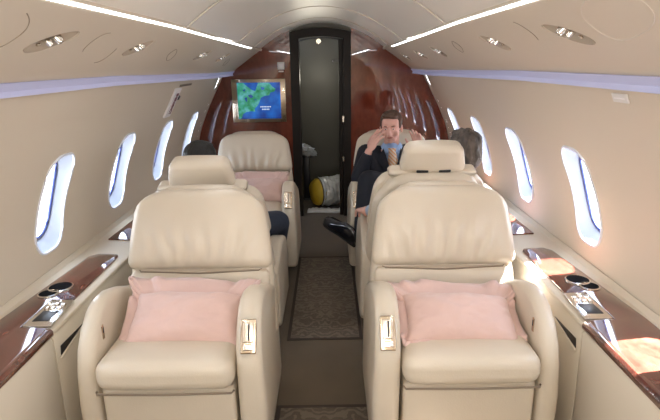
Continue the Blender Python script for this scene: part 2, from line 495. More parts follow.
# closing strips between vault and upper panels (light channel)
for sg, nm in ((-1, 'left'), (1, 'right')):
    bm = prism([(sg*.560, 1.602), (sg*.560, 1.640), (sg*.60, 1.640), (sg*.60, 1.600), (sg*.578, 1.589)], Y0, Y1, 0, 1, 'Y')
    struct(mesh_obj('trim_channel_%s' % nm, bm, M['panel'], None, False))
    bm = prism([(sg*.564, 1.601), (sg*.562, 1.598), (sg*.565, 1.594), (sg*.570, 1.592), (sg*.574, 1.594)], -1.6, 4.36, .002, 2, 'Y')
    o = mesh_obj('light_strip', bm, M['led'], None, True, .5)
    tag(o, 'bright white ceiling light strip along the %s side of the cabin' % nm, 'light strip')
    bm = prism([(sg*.558, 1.606), (sg*.551, 1.598), (sg*.558, 1.587), (sg*.570, 1.585), (sg*.578, 1.590)], 4.365, 4.99, .002, 2, 'Y')
    struct(mesh_obj('trim_strip_end_%s' % nm, bm, M['wall'], None, False))
# transverse ceiling seams, coloured pale to stand in for soft reflected bands
for j, y in enumerate((1.05, 2.35, 3.65, 4.45)):
    bm = tube([(x*.97, y, z-.0005) for x, z in arc], .004, 6)
    struct(mesh_obj('trim_ceiling_sheen_seam_%d' % (j+1), bm, M['paleseam']))

# oval cover seams on the upper panels
def oval_seam(sg, y, a, b, zc, tilt, m, name, part=(0, 1)):
    pts = []
    closed = part == (0, 1)
    N = 48
    for k in range(N + (0 if closed else 1)):
        th = 2*PI*(part[0]+(part[1]-part[0])*k/N)
        cs, sn = math.cos(th), math.sin(th)
        e = .75
        u = a*math.copysign(abs(cs)**e, cs); v = b*math.copysign(abs(sn)**e, sn)
        uu = u*math.cos(tilt)-v*math.sin(tilt); vv = u*math.sin(tilt)+v*math.cos(tilt)
        p = up_pt(sg, y+uu, zc+vv*.645)
        pts.append(p)
    return struct(mesh_obj(name, tube(pts, .0016, 6, closed), m))
oval_seam(1, 1.155, .135, .060, 1.537, -.25, M['paleseam'], 'trim_hatch_seam_1')
oval_seam(1, 1.77, .125, .058, 1.52, -.25, M['softseam'], 'trim_hatch_seam_2', (.40, .62))
oval_seam(-1, 1.155, .135, .060, 1.537, -.25, M['softseam'], 'trim_hatch_seam_3', (.55, 1.2))
oval_seam(-1, 1.80, .125, .058, 1.505, -.25, M['softseam'], 'trim_hatch_seam_4', (.35, .62))
oval_seam(-1, 1.80, .125, .058, 1.505, -.25, M['softseam'], 'trim_hatch_seam_5', (.85, 1.08))
oval_seam(-1, 2.62, .06, .028, 1.50, -.4, M['softseam'], 'trim_hatch_seam_6')
oval_seam(1, 2.62, .06, .028, 1.52, -.4, M['softseam'], 'trim_hatch_seam_7')
oval_seam(-1, 4.10, .06, .028, 1.487, -.4, M['softseam'], 'trim_hatch_seam_8')

# vents: chrome eyeball + reading lamp nozzle in each recess
ORD = ['nearest the camera', 'second from the camera', 'third from the camera', 'fourth from the camera', 'farthest from the camera']
def vent(sg, y, lab):
    p = up_pt(sg, y, 1.515); nr = Vector((sg*UPN.x, 0, UPN.z)); t = Vector((-UPN.z, 0, sg*UPN.x))
    rot = Matrix((Vector((0, 1, 0)), t, nr)).transposed().to_4x4()
    e = thing('air_vent', lab, 'air vent', p, 0, 'air vents and reading lamps in the overhead panels')
    e.rotation_euler = (rot @ Matrix.Rotation(sg*.42, 4, 'Z')).to_euler()
    # local: x along the cabin, y down/up the panel, -z into the room
    bm = bmesh.new()
    bmesh.ops.create_uvsphere(bm, u_segments=32, v_segments=16, radius=1, matrix=Matrix.Diagonal((.0995, .0305, .0235, 1)))
    bmesh.ops.bisect_plane(bm, geom=bm.verts[:]+bm.edges[:]+bm.faces[:], plane_co=(0, 0, .001), plane_no=(0, 0, -1), clear_outer=True)
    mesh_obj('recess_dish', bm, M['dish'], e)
    def nozzle(x, yy, r, nm):
        bm = lathe([(r*1.25, .016), (r*1.25, .006), (r*1.05, .002), (r*.95, -.004), (r*.75, -.009), (r*.45, -.0095), (r*.40, -.004)], 20, Matrix.Translation((x, yy, 0)))
        o = mesh_obj(nm, bm, M['chrome'], e, True, .6)
        mesh_obj('nozzle_core', lathe([(r*.40, -.006), (r*.25, -.0075)], 14, Matrix.Translation((x, yy, 0))), M['dark'], o)
    nozzle(.024, .003, .011, 'air_nozzle'); nozzle(-.012, .003, .008, 'reading_lamp')
    mesh_obj('switch_button', softbox(.012, .008, .006, .002, 2, None, (-.048, .0, .004)), M['nickel'], e)
for k, y in enumerate(VENTS_L): vent(-1, y, 'chrome air vent in a recess of the left overhead panel, %s' % ORD[k])
for k, y in enumerate(VENTS_R): vent(1, y, 'chrome air vent in a recess of the right overhead panel, %s' % ORD[k])

# floor
bm = box(-1.2, 1.2, Y0, 6.6, -.03, 0)
struct(mesh_obj('floor', bm, M['carpet'], None, False))
# patterned carpet insets
def rug(y0, y1, lab):
    e = thing('aisle_rug', lab, 'rug', (.012, (y0+y1)/2, 0), 0, 'patterned rugs set in the aisle carpet'); h = (y1-y0)/2; w = .210
    bm = bmesh.new()
    bm = box(-w+.018, w-.018, -h+.018, h-.018, .0005, .004)
    mesh_obj('rug_field', bm, M['rug'], e, False)
    b = box(-w, w, -h, -h+.018, .0005, .005); join_bm(b, box(-w, w, h-.018, h, .0005, .005)); join_bm(b, box(-w, -w+.018, -h+.018, h-.018, .0005, .005)); join_bm(b, box(w-.018, w, -h+.018, h-.018, .0005, .005))
    mesh_obj('rug_border', b, M['rugedge'], e, False)
rug(2.571, 3.845, 'brown rug inset with scroll pattern in the middle of the aisle between the seat rows')
rug(.75, 2.0, 'brown rug inset with scroll pattern at the near end of the aisle')

# bulkhead with arched doorway
def bulk_outline():
    pts = [(1.10, -.02), (1.17, .25), (1.21, .45)]
    z = .5
    while z < 1.365: pts.append((W(z)+.01, z)); z += .06
    pts += [(W(1.37)+.01, 1.372), (.85, 1.373)]
    pts += [(x+.01, z+.008) for x, z in UP[1:]]
    for k in range(1, 8):
        x = .565*(1-k/7*.5); pts.append((x, 1.828-.222*(x/.565)**2+.006))
    return pts
DXL, DXR = -.298, .262; DC = (DXL+DXR)/2; DHW = (DXR-DXL)/2
def door_arch(x, hw=DHW, top=1.786, drop=.036): return top-drop*((x-DC)/hw)**2
bm = bmesh.new()
YB0, YB1 = 5.0, 5.06
right = [p for p in bulk_outline() if p[0] > .28]
def side_poly(sg):
    o = [(sg*x, z) for x, z in right]
    x_d = DXR if sg > 0 else DXL
    ztop = 1.828-.222*(x_d/.565)**2+.006
    # stop at door jamb
    o = [p for p in o if abs(p[0]) > abs(x_d)+.005]
    o.append((x_d, ztop)); o.append((x_d, -.02))
    return o
b1 = prism(side_poly(-1), YB0, YB1, 0, 1, 'Y'); b2 = prism(side_poly(1), YB0, YB1, 0, 1, 'Y')
struct(mesh_obj('wall_front', join_bm(b1, b2), M['bulk'], None, False))
# header lunette above the door, cabin-ceiling coloured
N = 20; head = []
for k in range(N+1):
    x = DXL+(DXR-DXL)*k/N; head.append((x, 1.828-.222*(x/.565)**2+.006))
low = [(DXR-(DXR-DXL)*k/N, door_arch(DXR-(DXR-DXL)*k/N)) for k in range(N+1)]
low = [(x, min(z, 1.828-.222*(x/.565)**2-.004)) for x, z in low]
struct(mesh_obj('trim_header', prism(head+low, YB0+.001, YB1-.001, 0, 1, 'Y'), M['galley'], None, False))
# dark door frame
def arch_frame(x0, x1, top, drop, t, y0, y1):
    c = (x0+x1)/2; hw = (x1-x0)/2; outer = [(x0, 0)]; inner = []
    for k in range(17):
        x = x0+(x1-x0)*k/16; outer.append((x, top-drop*((x-c)/hw)**2))
    outer.append((x1, 0))
    ix0, ix1 = x0+t[0], x1-t[1]
    inner = [(ix1, 0)]
    for k in range(17):
        x = ix1-(ix1-ix0)*k/16; inner.append((x, top-t[2]-drop*((x-c)/hw)**2))
    inner.append((ix0, 0))
    return prism(outer+inner, y0, y1, 0, 1, 'Y')
dr = struct(mesh_obj('door_1', arch_frame(DXL, DXR, 1.780, .036, (.082, .072, .075), 4.985, 5.10), M['frame'], None, False))
mesh_obj('door_edge', box(.150, .188, 5.02, 5.075, .0, 1.68, .004), M['frame'], dr, False)
hb = join_bm(box(.178, .196, 4.965, 4.986, .93, .99, .003), box(.178, .196, 4.965, 4.986, .55, .60, .003))
mesh_obj('door_latch', hb, M['nickel'], dr, False)
# vestibule behind the door
g = join_bm(box(-.66, -.62, 5.06, 6.0, 0, 1.9), box(.62, .66, 5.06, 6.0, 0, 1.9)); join_bm(g, box(-.66, .66, 5.98, 6.02, 0, 1.9)); join_bm(g, box(-.66, .66, 5.06, 6.02, 1.84, 1.88))
struct(mesh_obj('wall_vestibule', g, M['galley'], None, False))
for nm, dx0, dx1 in (('left', -1.30, -.655), ('right', .655, 1.30)):
    pass
o = struct(mesh_obj('trim_vestibule_arch', tube([(-.40+.8*k/20-.02, 5.965, 1.74-.10*((k-10)/10)**2) for k in range(21)], .008, 6), M['dark']))
lb = thing('vestibule_lamp', 'small glowing dome lamp high on the wall beyond the doorway', 'lamp', (-.05, 5.97, 1.70))
mesh_obj('lamp_base', lathe([(.034, 0), (.034, .006), (.028, .010)], 20, Matrix.Rotation(PI/2, 4, 'X')), M['nickel'], lb)
mesh_obj('lamp_dome', lathe([(.026, .008), (.024, .018), (.014, .026), (.004, .028)], 20, Matrix.Rotation(PI/2, 4, 'X')), M['bulb'], lb)
L = bpy.data.lights.new('vestibule_fill', 'POINT'); L.energy = 2.6; L.color = (1, .93, .75); L.shadow_soft_size = .06  # added fill, no fitting of its own, lightens the vestibule slightly
lo = bpy.data.objects.new('vestibule_fill', L); COL.objects.link(lo); lo.location = (-.05, 5.45, 1.35)
sw = thing('wall_placard', 'small pale placard on the dim wall beyond the doorway', 'sign', (.13, 5.972, 1.49))
mesh_obj('plate', softbox(.07, .006, .035, .003, 2), M['galley_floor'], sw)
mesh_obj('screw', lathe([(.005, 0), (.004, .003)], 10, Matrix.Translation((-.028, -.003, 0)) @ Matrix.Rotation(PI/2, 4, 'X')), M['white'], sw)
# rear wall behind the camera
bm = bmesh.new()
ol = bulk_outline(); zc = [(x, z) for x, z in ol]
full = zc+[(0, 1.834)]+[(-x, z) for x, z in zc[::-1]]
struct(mesh_obj('wall_rear', prism(full, Y0-.04, Y0, 0, 1, 'Y'), M['wall'], None, False))

# the shell rises by a few centimetres toward the rear of the cabin
def rise(y, z):
    return .028*max(0, min(1, (4.2-y)/2))*max(0, min(1, (z-.62)/.15))
_seen = set()
for o in list(S.objects):
    if o.type == 'MESH' and o.parent is None and (o.name.startswith(('wall_left', 'wall_right', 'wall_rear', 'ceiling', 'trim_', 'window_', 'wash_light', 'light_strip'))) and 'vestibule' not in o.name and 'header' not in o.name:
        for q in [o]+list(o.children):
            if q.type == 'MESH':
                bm = bmesh.new(); bm.from_mesh(q.data)
                for yk in (2.2, 4.2):
                    bmesh.ops.bisect_plane(bm, geom=bm.verts[:]+bm.edges[:]+bm.faces[:], plane_co=(0, yk, 0), plane_no=(0, 1, 0))
                bm.to_mesh(q.data); bm.free()
                for v in q.data.vertices: v.co.z += rise(v.co.y, v.co.z)
    elif o.parent is None and o.name.startswith(('air_vent', 'window_daylight')):
        o.location.z += rise(o.location.y, o.location.z)

# ------------------------------------------------------------------ side consoles
def console(sg, side):
    e = thing('side_console', 'long cream side ledge with glossy wood inlays under the %s windows' % side, 'console', (0, 0, 0))
    fx = .955
    # face panels, split by seams
    cuts = [Y0+.02, -.2, .92, 1.675, 2.56, 3.45, 4.35, 4.985]
    for a, b in zip(cuts, cuts[1:]):
        bm = prism([(sg*fx, .02), (sg*(fx-.004), .53), (sg*(fx+.012), .560), (sg*(fx+.03), .560), (sg*(fx+.03), .02)], a+.003, b-.003, .003, 2, 'Y')
        mesh_obj('side_panel', bm, M['console'], e, True, .5)
    mesh_obj('panel_backing', box(min(sg*(fx+.012), sg*(fx+.02)), max(sg*(fx+.012), sg*(fx+.02)), Y0+.02, 4.985, .0, .55), M['seam'], e, False)
    # top: slopes gently up to the wall
    bm = prism([(sg*(fx-.006), .552), (sg*(fx-.004), .566), (sg*(fx+.010), .571), (sg*1.19, .580), (sg*1.205, .600), (sg*1.210, .600), (sg*1.20, .552)], Y0+.01, 4.99, .003, 2, 'Y')
    mesh_obj('ledge_top', bm, M['console'], e, True, .5)
    def inlay(y0, y1, x0=.968, x1=1.135, nearx=None):
        nearx = nearx or x1
        poly = [(sg*x0, y0), (sg*nearx, y0), (sg*x1, y1-.03), (sg*(x1-.03), y1), (sg*(x0+.02), y1), (sg*x0, y1-.02)]
        def zf(x): return .5725+.009*(abs(x)-.968)/.22
        bm = prism(poly, .5705, .5785, .0025, 2, 'Z')
        for v in bm.verts: v.co.z += .009*(abs(v.co.x)-.968)/.22
        mesh_obj('wood_inlay', bm, M['wood'], e, True, .5)
        # rounded veneered edge toward the seat
        bm = prism([(sg*(fx-.007), .548), (sg*(fx-.007), .566), (sg*(fx+.003), .576), (sg*(fx+.016), .5785), (sg*(fx+.016), .566), (sg*(fx+.0), .560)], y0, y1-.02, .002, 2, 'Y')
        mesh_obj('wood_edge', bm, M['wood'], e, True, .5)
    def slab(poly):
        bm = prism(poly, .5705, .5785, .0025, 2, 'Z')
        for v in bm.verts: v.co.z += .009*(abs(v.co.x)-.968)/.22
        mesh_obj('wood_inlay', bm, M['wood'], e, True, .5)
    def edge(y0, y1):
        bm = prism([(sg*(fx-.007), .548), (sg*(fx-.007), .566), (sg*(fx+.003), .576), (sg*(fx+.016), .5785), (sg*(fx+.016), .566), (sg*(fx+.0), .560)], y0, y1, .002, 2, 'Y')
        mesh_obj('wood_edge', bm, M['wood'], e, True, .5)
    slab([(sg*x, y) for x, y in ((.968, .62), (1.178, .62), (1.172, 1.67), (1.13, 2.38), (1.10, 2.42), (1.005, 2.42), (.990, 2.39), (.984, 1.905), (1.066, 1.905), (1.064, 1.678), (.968, 1.678))])
    edge(.62, 1.678)
    slab([(sg*x, y) for x, y in ((.968, -1.5), (1.178, -1.5), (1.178, .5), (.968, .5))]); edge(-1.5, .5)
    for y0, y1 in ((2.64, 3.35), (3.55, 4.1), (4.2, 4.9)):
        slab([(sg*x, y) for x, y in ((.990, y0), (1.14, y0), (1.13, y1-.03), (1.10, y1), (1.005, y1), (.990, y1-.03))])
    # control plate
    bm = prism([(sg*.957, 1.685), (sg*1.062, 1.685), (sg*1.066, 1.90), (sg*.975, 1.90)], .574, .583, .003, 2, 'Z')
    pl = mesh_obj('control_plate', bm, M['chrome'], e, True, .5)
    mesh_obj('display_screen', box(*sorted((sg*.985, sg*1.045)), 1.72, 1.80, .5825, .5845, .001), M['dark'], pl, True, .5)
    for k, (bx_, by_) in enumerate(((.995, 1.825), (1.022, 1.825), (1.045, 1.825), (.995, 1.855), (1.022, 1.86))):
        mesh_obj('button', softbox(.016, .018, .006, .0025, 2, None, (sg*bx_, by_, .585)), M['nickel'], pl)
    # cup holder: two lobed chrome ring round dark wells
    ring = join_bm(lathe([(.050, .580), (.050, .588), (.045, .590), (.044, .583), (.002, .582)], 28, Matrix.Translation((sg*1.085, 2.015, 0))),
                   lathe([(.040, .580), (.040, .588), (.035, .590), (.034, .583), (.002, .582)], 24, Matrix.Translation((sg*1.104, 1.950, 0))))
    cr = mesh_obj('cup_holder', ring, M['chrome'], e, True, .6)
    well = lathe([(.0445, .5865), (.001, .5868)], 28, Matrix.Translation((sg*1.085, 2.015, 0)))
    join_bm(well, lathe([(.0345, .5866), (.001, .5869)], 24, Matrix.Translation((sg*1.104, 1.950, 0))))
    mesh_obj('cup_well', well, M['well'], cr, False)
    # triangular stowage pocket on the face
    for yo in (0, 1.78):
        bm = prism([(1.712+yo, .487), (1.705+yo, .452), (1.892+yo, .482)], *sorted((sg*(fx-.006), sg*(fx+.004))), 0, 1, 'X')
        pk = mesh_obj('stowage_pocket', bm, M['dark'], e, False)
        mesh_obj('pocket_lip', tube([(sg*(fx-.006), 1.70+yo, .443), (sg*(fx-.006), 1.80+yo, .462), (sg*(fx-.006), 1.90+yo, .478)], .004, 6), M['console'], pk)
    return e
console(-1, 'left'); console(1, 'right')

# ------------------------------------------------------------------ seats
ARM = [(.03, .06), (.022, .30), (.025, .43), (.045, .515), (.085, .580), (.14, .628), (.20, .650), (.27, .648), (.36, .622), (.46, .580), (.56, .54), (.60, .50), (.61, .42), (.60, .10), (.55, .06)]
def backrest_y(z): return .47+(z-.45)*.30       # front face line of the back, local y
BT = 17
def seat(loc, rz, label, aisle, arm_drop=0., headrest=False, low=0., bw=.665, seamz=.618, bx=0., group='cream leather club seats'):
    """local: front toward -Y, origin on the floor under the cushion front, aisle = +1/-1 local x of the aisle side"""
    e = thing('club_seat', label, 'seat', loc, rz, group)
    Lm = M['leather']
    ax = -aisle*.0325*0
    cw = .484
    # pedestal + apron
    mesh_obj('seat_base', box(-.20, .20, .12, .52, .0, .20, .02, 3), M['seam'], e, True, .5)
    def dfa(p):
        p.y -= .012*(1-(p.x/.26)**2)*0; return p
    mesh_obj('front_apron', softbox(cw-.006, .50, .31, .018, 8, dfa, (0, .285, .215)), Lm, e)
    # cushion
    def dfc(p):
        fx = max(0, 1-(abs(p.x)/.26)**4)
        t = (p.y+.27)/.54
        if p.z > 0: p.z += .022*fx*(1-abs(2*t-.9)**2*.7) - .018*t
        p.y -= .014*fx*(1 if p.y < -.2 else 0)
        return p
    mesh_obj('seat_cushion', softbox(cw+.004, .54, .105, .042, 14, dfc, (0, .27, .430)), Lm, e)
    mesh_obj('cushion_piping', tube([(-.242, .012, .374), (-.235, -.004, .374), (0, -.010, .374), (.235, -.004, .374), (.242, .012, .374)], .004, 6), M['leather_dark'], e)
    # arms
    for s in (-1, 1):
        w = .100 if s == aisle else .076
        x0, x1 = sorted((s*.250, s*(.250+w)))
        drop = arm_drop if s == aisle else arm_drop
        prof = [(y, z if z < .4 else .4+(z-.4)*(1-drop)) for y, z in ARM]
        bm = prism(prof, x0, x1, .030, 5, 'X')
        for v in bm.verts:      # arms lean slightly inward at the back and top
            if v.co.z > .3:
                v.co.x -= s*.05*(v.co.z-.3)*(1 if s*v.co.x > .25+w/2 else .3)
        a = mesh_obj('armrest', bm, Lm, e, True, .9)
        # seam along the front of the arm
        xi = s*(.250+w*.22)
        if s == aisle and arm_drop > .5:
            pass
        elif s == aisle:
            c = s*(.250+w*.45)
            def Q(y, z): return (y, .4+(z-.4)*(1-drop) if z > .4 else z)
            yc, zc = Q(.062, .556)
            mx = Matrix.Translation((c, yc, zc)) @ Matrix.Rotation(-.50, 4, 'X')
            def frame():
                b = softbox(.056, .010, .120, .005, 3); b.transform(mx); return b
            lt = mesh_obj('latch_plate', frame(), M['champagne'], a)
            b = softbox(.038, .010, .070, .004, 3); b.transform(mx @ Matrix.Translation((0, -.004, .014))); l2 = mesh_obj('latch_handle', b, M['nickel'], lt)
            b = softbox(.006, .004, .056, .002, 2); b.transform(mx @ Matrix.Translation((.002, -.010, .014))); mesh_obj('latch_slot', b, M['dark'], lt)
            b = softbox(.036, .006, .020, .003, 3); b.transform(mx @ Matrix.Translation((0, -.005, -.038))); mesh_obj('latch_button', b, M['chrome'], lt)
        else:
            # small switch set in the inner face
            b = softbox(.006, .016, .056, .003, 2, None, (s*.2465, .13, .545)); sw_ = mesh_obj('arm_switch', b, M['champagne'], a)
            b = softbox(.004, .006, .022, .002, 2, None, (s*.2435, .13, .552)); mesh_obj('switch_slot', b, M['dark'], sw_)
    # backrest: shell + padded upper panel + lower panel
    ang = math.atan(.30)
    z0, ztop = .30, .965-low
    Lb = (ztop-z0)/math.cos(ang)
    R = Matrix.Rotation(-ang, 4, 'X')
    def place(b, yoff, zc):
        # centre of the part: on the back line at height zc, pushed back by yoff
        b.transform(Matrix.Translation((bx, backrest_y(zc)+yoff, zc)) @ R); return b
    def taper(hh, wb, wt, crown=.02, roundtop=.06, bulge=0., rear=0.):
        def f(p):
            t = (p.z+hh/2)/hh
            s = wb+(wt-wb)*max(0, min(1, t))**1.6
            # round the top corners
            p.x *= s
            xx = abs(p.x)/(.30*s)
            if t > .72:
                k = (t-.72)/.28
                p.x *= 1-.07*k**3
                p.z -= roundtop*k*xx**5
            p.z += 0
            if p.y < 0: p.y -= bulge*(1-min(1, xx)**3)*(1-abs(2*t-1)**3)
            if p.y > 0 and rear: p.y += rear*(1-min(1, xx)**2)*math.sin(PI*min(1, t))
            return p
        return f
    hS = (.958-low-.30)/math.cos(ang)
    mesh_obj('backrest_shell', place(softbox(bw, .125, hS, .05, 12, taper(hS, 1., .79, bulge=0, rear=.02)), .083, (.958-low+.30)/2), Lm, e)
    # upper cushion with gathered wrinkles at its lower seam
    hU = (.952-low-seamz)/math.cos(ang)
    base = taper(hU, 1.0, .84, bulge=.028, roundtop=.035)
    sd = random.random()*40
    def fu(p):
        t = (p.z+hU/2)/hU; x = p.x
        p = base(p)
        if p.y < 0:
            g = math.exp(-((t-.22)/.26)**2)*max(0, 1-(abs(x)/.27)**4)
            fan = x*(1-.5*t)
            p.y += .0100*g*(math.sin(fan*105+2*noise.noise((x*9, t*3, sd)))*.7+noise.noise((x*30, t*2.5, sd))*1.0)
        return p
    def dense(sx, sy, sz, r, f, nx=60):
        return softbox(sx, sy, sz, r, nx, f)
    mesh_obj('back_cushion', place(softbox(bw-.035, .085, hU, .038, 44, fu), .026, (.952-low+seamz)/2), Lm, e)
    hL = (seamz-.004-.40)/math.cos(ang)
    def fl(p):
        xx = abs(p.x)/.28; t = (p.z+hL/2)/hL
        if p.y < 0: p.y -= .016*(1-min(1, xx)**2)*math.sin(PI*max(0, min(1, t)))
        return p
    mesh_obj('lumbar_cushion', place(softbox(bw-.06, .07, hL, .028, 14, fl), .026, (seamz-.004+.40)/2), Lm, e)
    zz = seamz-.002; yy = backrest_y(zz)-.006
    mesh_obj('back_seam', tube([(bx-.272, yy+.035, zz), (bx-.255, yy+.008, zz-.001), (bx, yy-.008, zz-.003), (bx+.255, yy+.008, zz-.001), (bx+.272, yy+.035, zz)], .0035, 6), M['leather_dark'], e)
    if headrest:
        def fh(p):
            t = (p.z+.085)/.17
            p.x *= 1.06-.20*max(0, min(1, t))**1.2
            p.y += .012*(1-(p.x/.18)**2)*(1 if p.y > 0 else -1)
            if t > .8: p.z -= .010*(abs(p.x)/.15)**4
            return p
        h = mesh_obj('headrest', place(softbox(.315, .088, .150, .034, 12, fh), .055, 1.025-low), Lm, e)
        # collar under the headrest
        def fk(p):
            if p.z > 0: p.z -= .012*(abs(p.x)/.24)**3
            return p
        mesh_obj('headrest_collar', place(softbox(.44, .085, .045, .020, 8, fk), .060, .952-low), Lm, e)
        for s in (-1, 1):
            b = softbox(.060, .03, .016, .006, 3); b.transform(Matrix.Translation((s*.055, 0, 0)))
            mesh_obj('headrest_slot', place(b, .098, .960-low), M['dark'], h)
    return e
seat((-.538, 1.575, 0), 0, 'near left cream leather seat facing the camera, with pink pillow', +1, bx=.020)
seat((.543, 1.585, 0), 0, 'near right cream leather seat facing the camera, with pink pillow', -1)
seat((-.575, 3.17, 0), PI, 'cream leather seat turned away behind the near left seat, holding a dark-haired person', -1, .75, True, .05)
seat((.562, 3.24, 0), PI, 'cream leather seat turned away behind the near right seat, holding a grey-haired person', +1, .22, True)
seat((-.537, 3.45, 0), 0, 'far left cream leather seat below the map screen, facing the camera', +1, bw=.63, seamz=.66)
seat((.535, 3.45, 0), 0, 'far right cream leather seat facing the camera, holding the man in the suit', -1, bw=.63, seamz=.66)

# ------------------------------------------------------------------ pillows
def pillow(loc, rot, w, h, t, label, seed, flap=.05):
    e = thing('pillow', label, 'pillow', loc, 0, 'pink pillows'); e.rotation_euler = rot
    bm = bmesh.new(); nx, nz = 44, 32; F = [[None]*(nz+1) for _ in range(nx+1)]; B = [[None]*(nz+1) for _ in range(nx+1)]
    for side, G in ((-1, F), (1, B)):
        for i in range(nx+1):
            for j in range(nz+1):
                u = -1+2*i/nx; v = -1+2*j/nz
                if side == 1 and (i in (0, nx) or j in (0, nz)): G[i][j] = F[i][j]; continue
                a = max(0, 1-abs(u)**2.6)*max(0, 1-abs(v)**2.6)
                pin = 1-.07*(1-abs(u)**2)*abs(v)**6; pin2 = 1-.05*(1-abs(v)**2)*abs(u)**6
                th = t/2*a**.55
                nn = noise.noise((u*2.2+seed, v*2.2, side))*.010+noise.noise((u*6+seed, v*6, side))*.004
                G[i][j] = bm.verts.new((u*w/2*pin2, side*th+nn*(1 if a > .03 else .25), v*h/2*pin))
    for i in range(nx):
        for j in range(nz):
            bm.faces.new((F[i][j], F[i+1][j], F[i+1][j+1], F[i][j+1]))
            bm.faces.new((B[i][j], B[i][j+1], B[i+1][j+1], B[i+1][j]))
    mesh_obj('pillow_body', bm, M['pink'], e)
    # ruffled flange of the pillowcase: soft border all round, taller at the top
    bm = bmesh.new(); N = 160; rings = []
    for q in range(5):
        ring = []
        for k in range(N):
            th = 2*PI*k/N; cs, sn = math.cos(th), math.sin(th)
            ex = .22
            u = math.copysign(abs(cs)**ex, cs); v = math.copysign(abs(sn)**ex, sn)
            ext = q/4*(.026+(flap if sn > .3 else .0)*min(1, max(0, (sn-.3)/.4)) + .012)
            x = u*(w/2-.012)+u*ext*(1 if abs(cs) > .5 else .6); z = v*(h/2-.012)+v*ext
            y = (q/4)*.018*noise.noise((u*5+seed, v*5, q*.35+seed))*2+.006*(q/4)
            ring.append(bm.verts.new((x, y+.004*math.sin(th*22)*q/4, z)))
        rings.append(ring)
    for A, Bq in zip(rings, rings[1:]):
        for k in range(N): bm.faces.new((A[k], A[(k+1) % N], Bq[(k+1) % N], Bq[k]))
    o = mesh_obj('pillowcase_flange', bm, M['pink'], e)
    sol = o.modifiers.new('s', 'SOLIDIFY'); sol.thickness = .005
    return e
pillow((-.506, 1.815, .535), (-1.02, .04, 0), .425, .230, .155, 'pale pink pillow on the near left seat', 1.3, .05)
pillow((.538, 1.800, .528), (-1.15, .05, 0), .425, .225, .150, 'pale pink pillow on the near right seat', 7.1, .05)
pillow((-.475, 3.80, .560), (-.62, .0, 0), .36, .20, .12, 'pale pink pillow on the far left seat under the screen', 4.4, .03)

# ------------------------------------------------------------------ monitor, switch, placards
e = thing('map_screen', 'wall screen showing a blue and green coastal map in a silver frame', 'screen', (-.602, 4.985, 1.138))
fr = box(-.252, .252, -.006, .014, -.199, .199, .004)
mesh_obj('screen_frame', fr, M['champagne'], e, True, .5)
mesh_obj('screen_rim', box(-.208, .212, -.010, -.005, -.172, .176, .002), M['nickel'], e, True, .5)
mesh_obj('screen_display', box(-.200, .204, -.0115, -.009, -.165, .168), M['sea'], e, False)
def poly_obj(name, pts, m, parent, y):
    bm = bmesh.new(); bm.faces.new([bm.verts.new((x, y, z)) for x, z in pts]); 
    bmesh.ops.triangulate(bm, faces=bm.faces[:])
    return mesh_obj(name, bm, m, parent, False)
land = [(-.198, .165), (-.14, .165), (-.10, .13), (-.06, .10), (-.03, .09), (-.015, .12), (.0, .165), (.10, .165), (.13, .13), (.16, .11), (.15, .085), (.11, .075), (.10, .05), (.055, .045), (.02, .03), (-.005, .005), (.0, -.02), (-.02, -.05), (-.045, -.07), (-.04, -.10), (-.075, -.095), (-.12, -.10), (-.155, -.12), (-.17, -.16), (-.198, -.163)]
poly_obj('map_land', land, M['land'], e, -.0122)
for pts in ([(-.10, .055), (-.07, .06), (-.05, .04), (-.07, .025), (-.09, .035)], [(-.135, .03), (-.11, .035), (-.11, -.01), (-.125, .0)], [(-.05, .01), (-.02, .02), (-.03, .005)], [(-.15, .10), (-.12, .11), (-.13, .085)], [(.02, .13), (.06, .12), (.05, .10), (.03, .10)]):
    poly_obj('map_lake', pts, M['sea'], e, -.0126)
for zz, w in ((-.055, .046), (-.078, .030)):
    b = bmesh.new()
    n = int(w/.0075)
    for k in range(-n//2, n//2+1):
        join_bm(b, box(.06+k*.0145-.005, .06+k*.0145+.005, -.0130, -.0124, zz-.005, zz+.005))
    mesh_obj('map_caption', b, M['maptext'], e, False)
e = thing('wall_switch', 'small white switch plate on the wood bulkhead above the screen', 'switch', (-.386, 4.994, 1.452))
mesh_obj('switch_plate', softbox(.062, .010, .066, .004, 3), M['white'], e)
mesh_obj('switch_rocker', softbox(.036, .006, .036, .003, 3, None, (0, -.006, 0)), M['label'], e)
mesh_obj('switch_label', softbox(.046, .004, .012, .002, 2, None, (0, .003, -.050)), M['white'], e)

def on_wall(sg, y, z):
    x = W(z); dx = (W(z+.02)-W(z-.02))/.04
    nr = Vector((-sg, 0, -sg*0-(-dx)*-1*-1)).normalized()
    t = Vector((sg*dx, 0, 1)).normalized()          # up the wall
    inn = Vector((0, 1, 0)).cross(t); 
    if inn.x*sg > 0: inn = -inn
    return Vector((sg*x, y, z)), t, inn
# left placard: emergency exit sign
p, t, inn = on_wall(-1, 3.56, 1.225)
yax = Vector((0, 1, 0))
rot = Matrix((yax, t, inn)).transposed()
e = thing('exit_placard', 'white placard with dark red vertical lettering on the left wall above a window', 'sign', p+inn*.008+Vector((0, 0, rise(3.56, 1.2))))
e.rotation_euler = (rot.to_4x4() @ Matrix.Rotation(PI/2-.0, 4, 'Z')).to_euler()
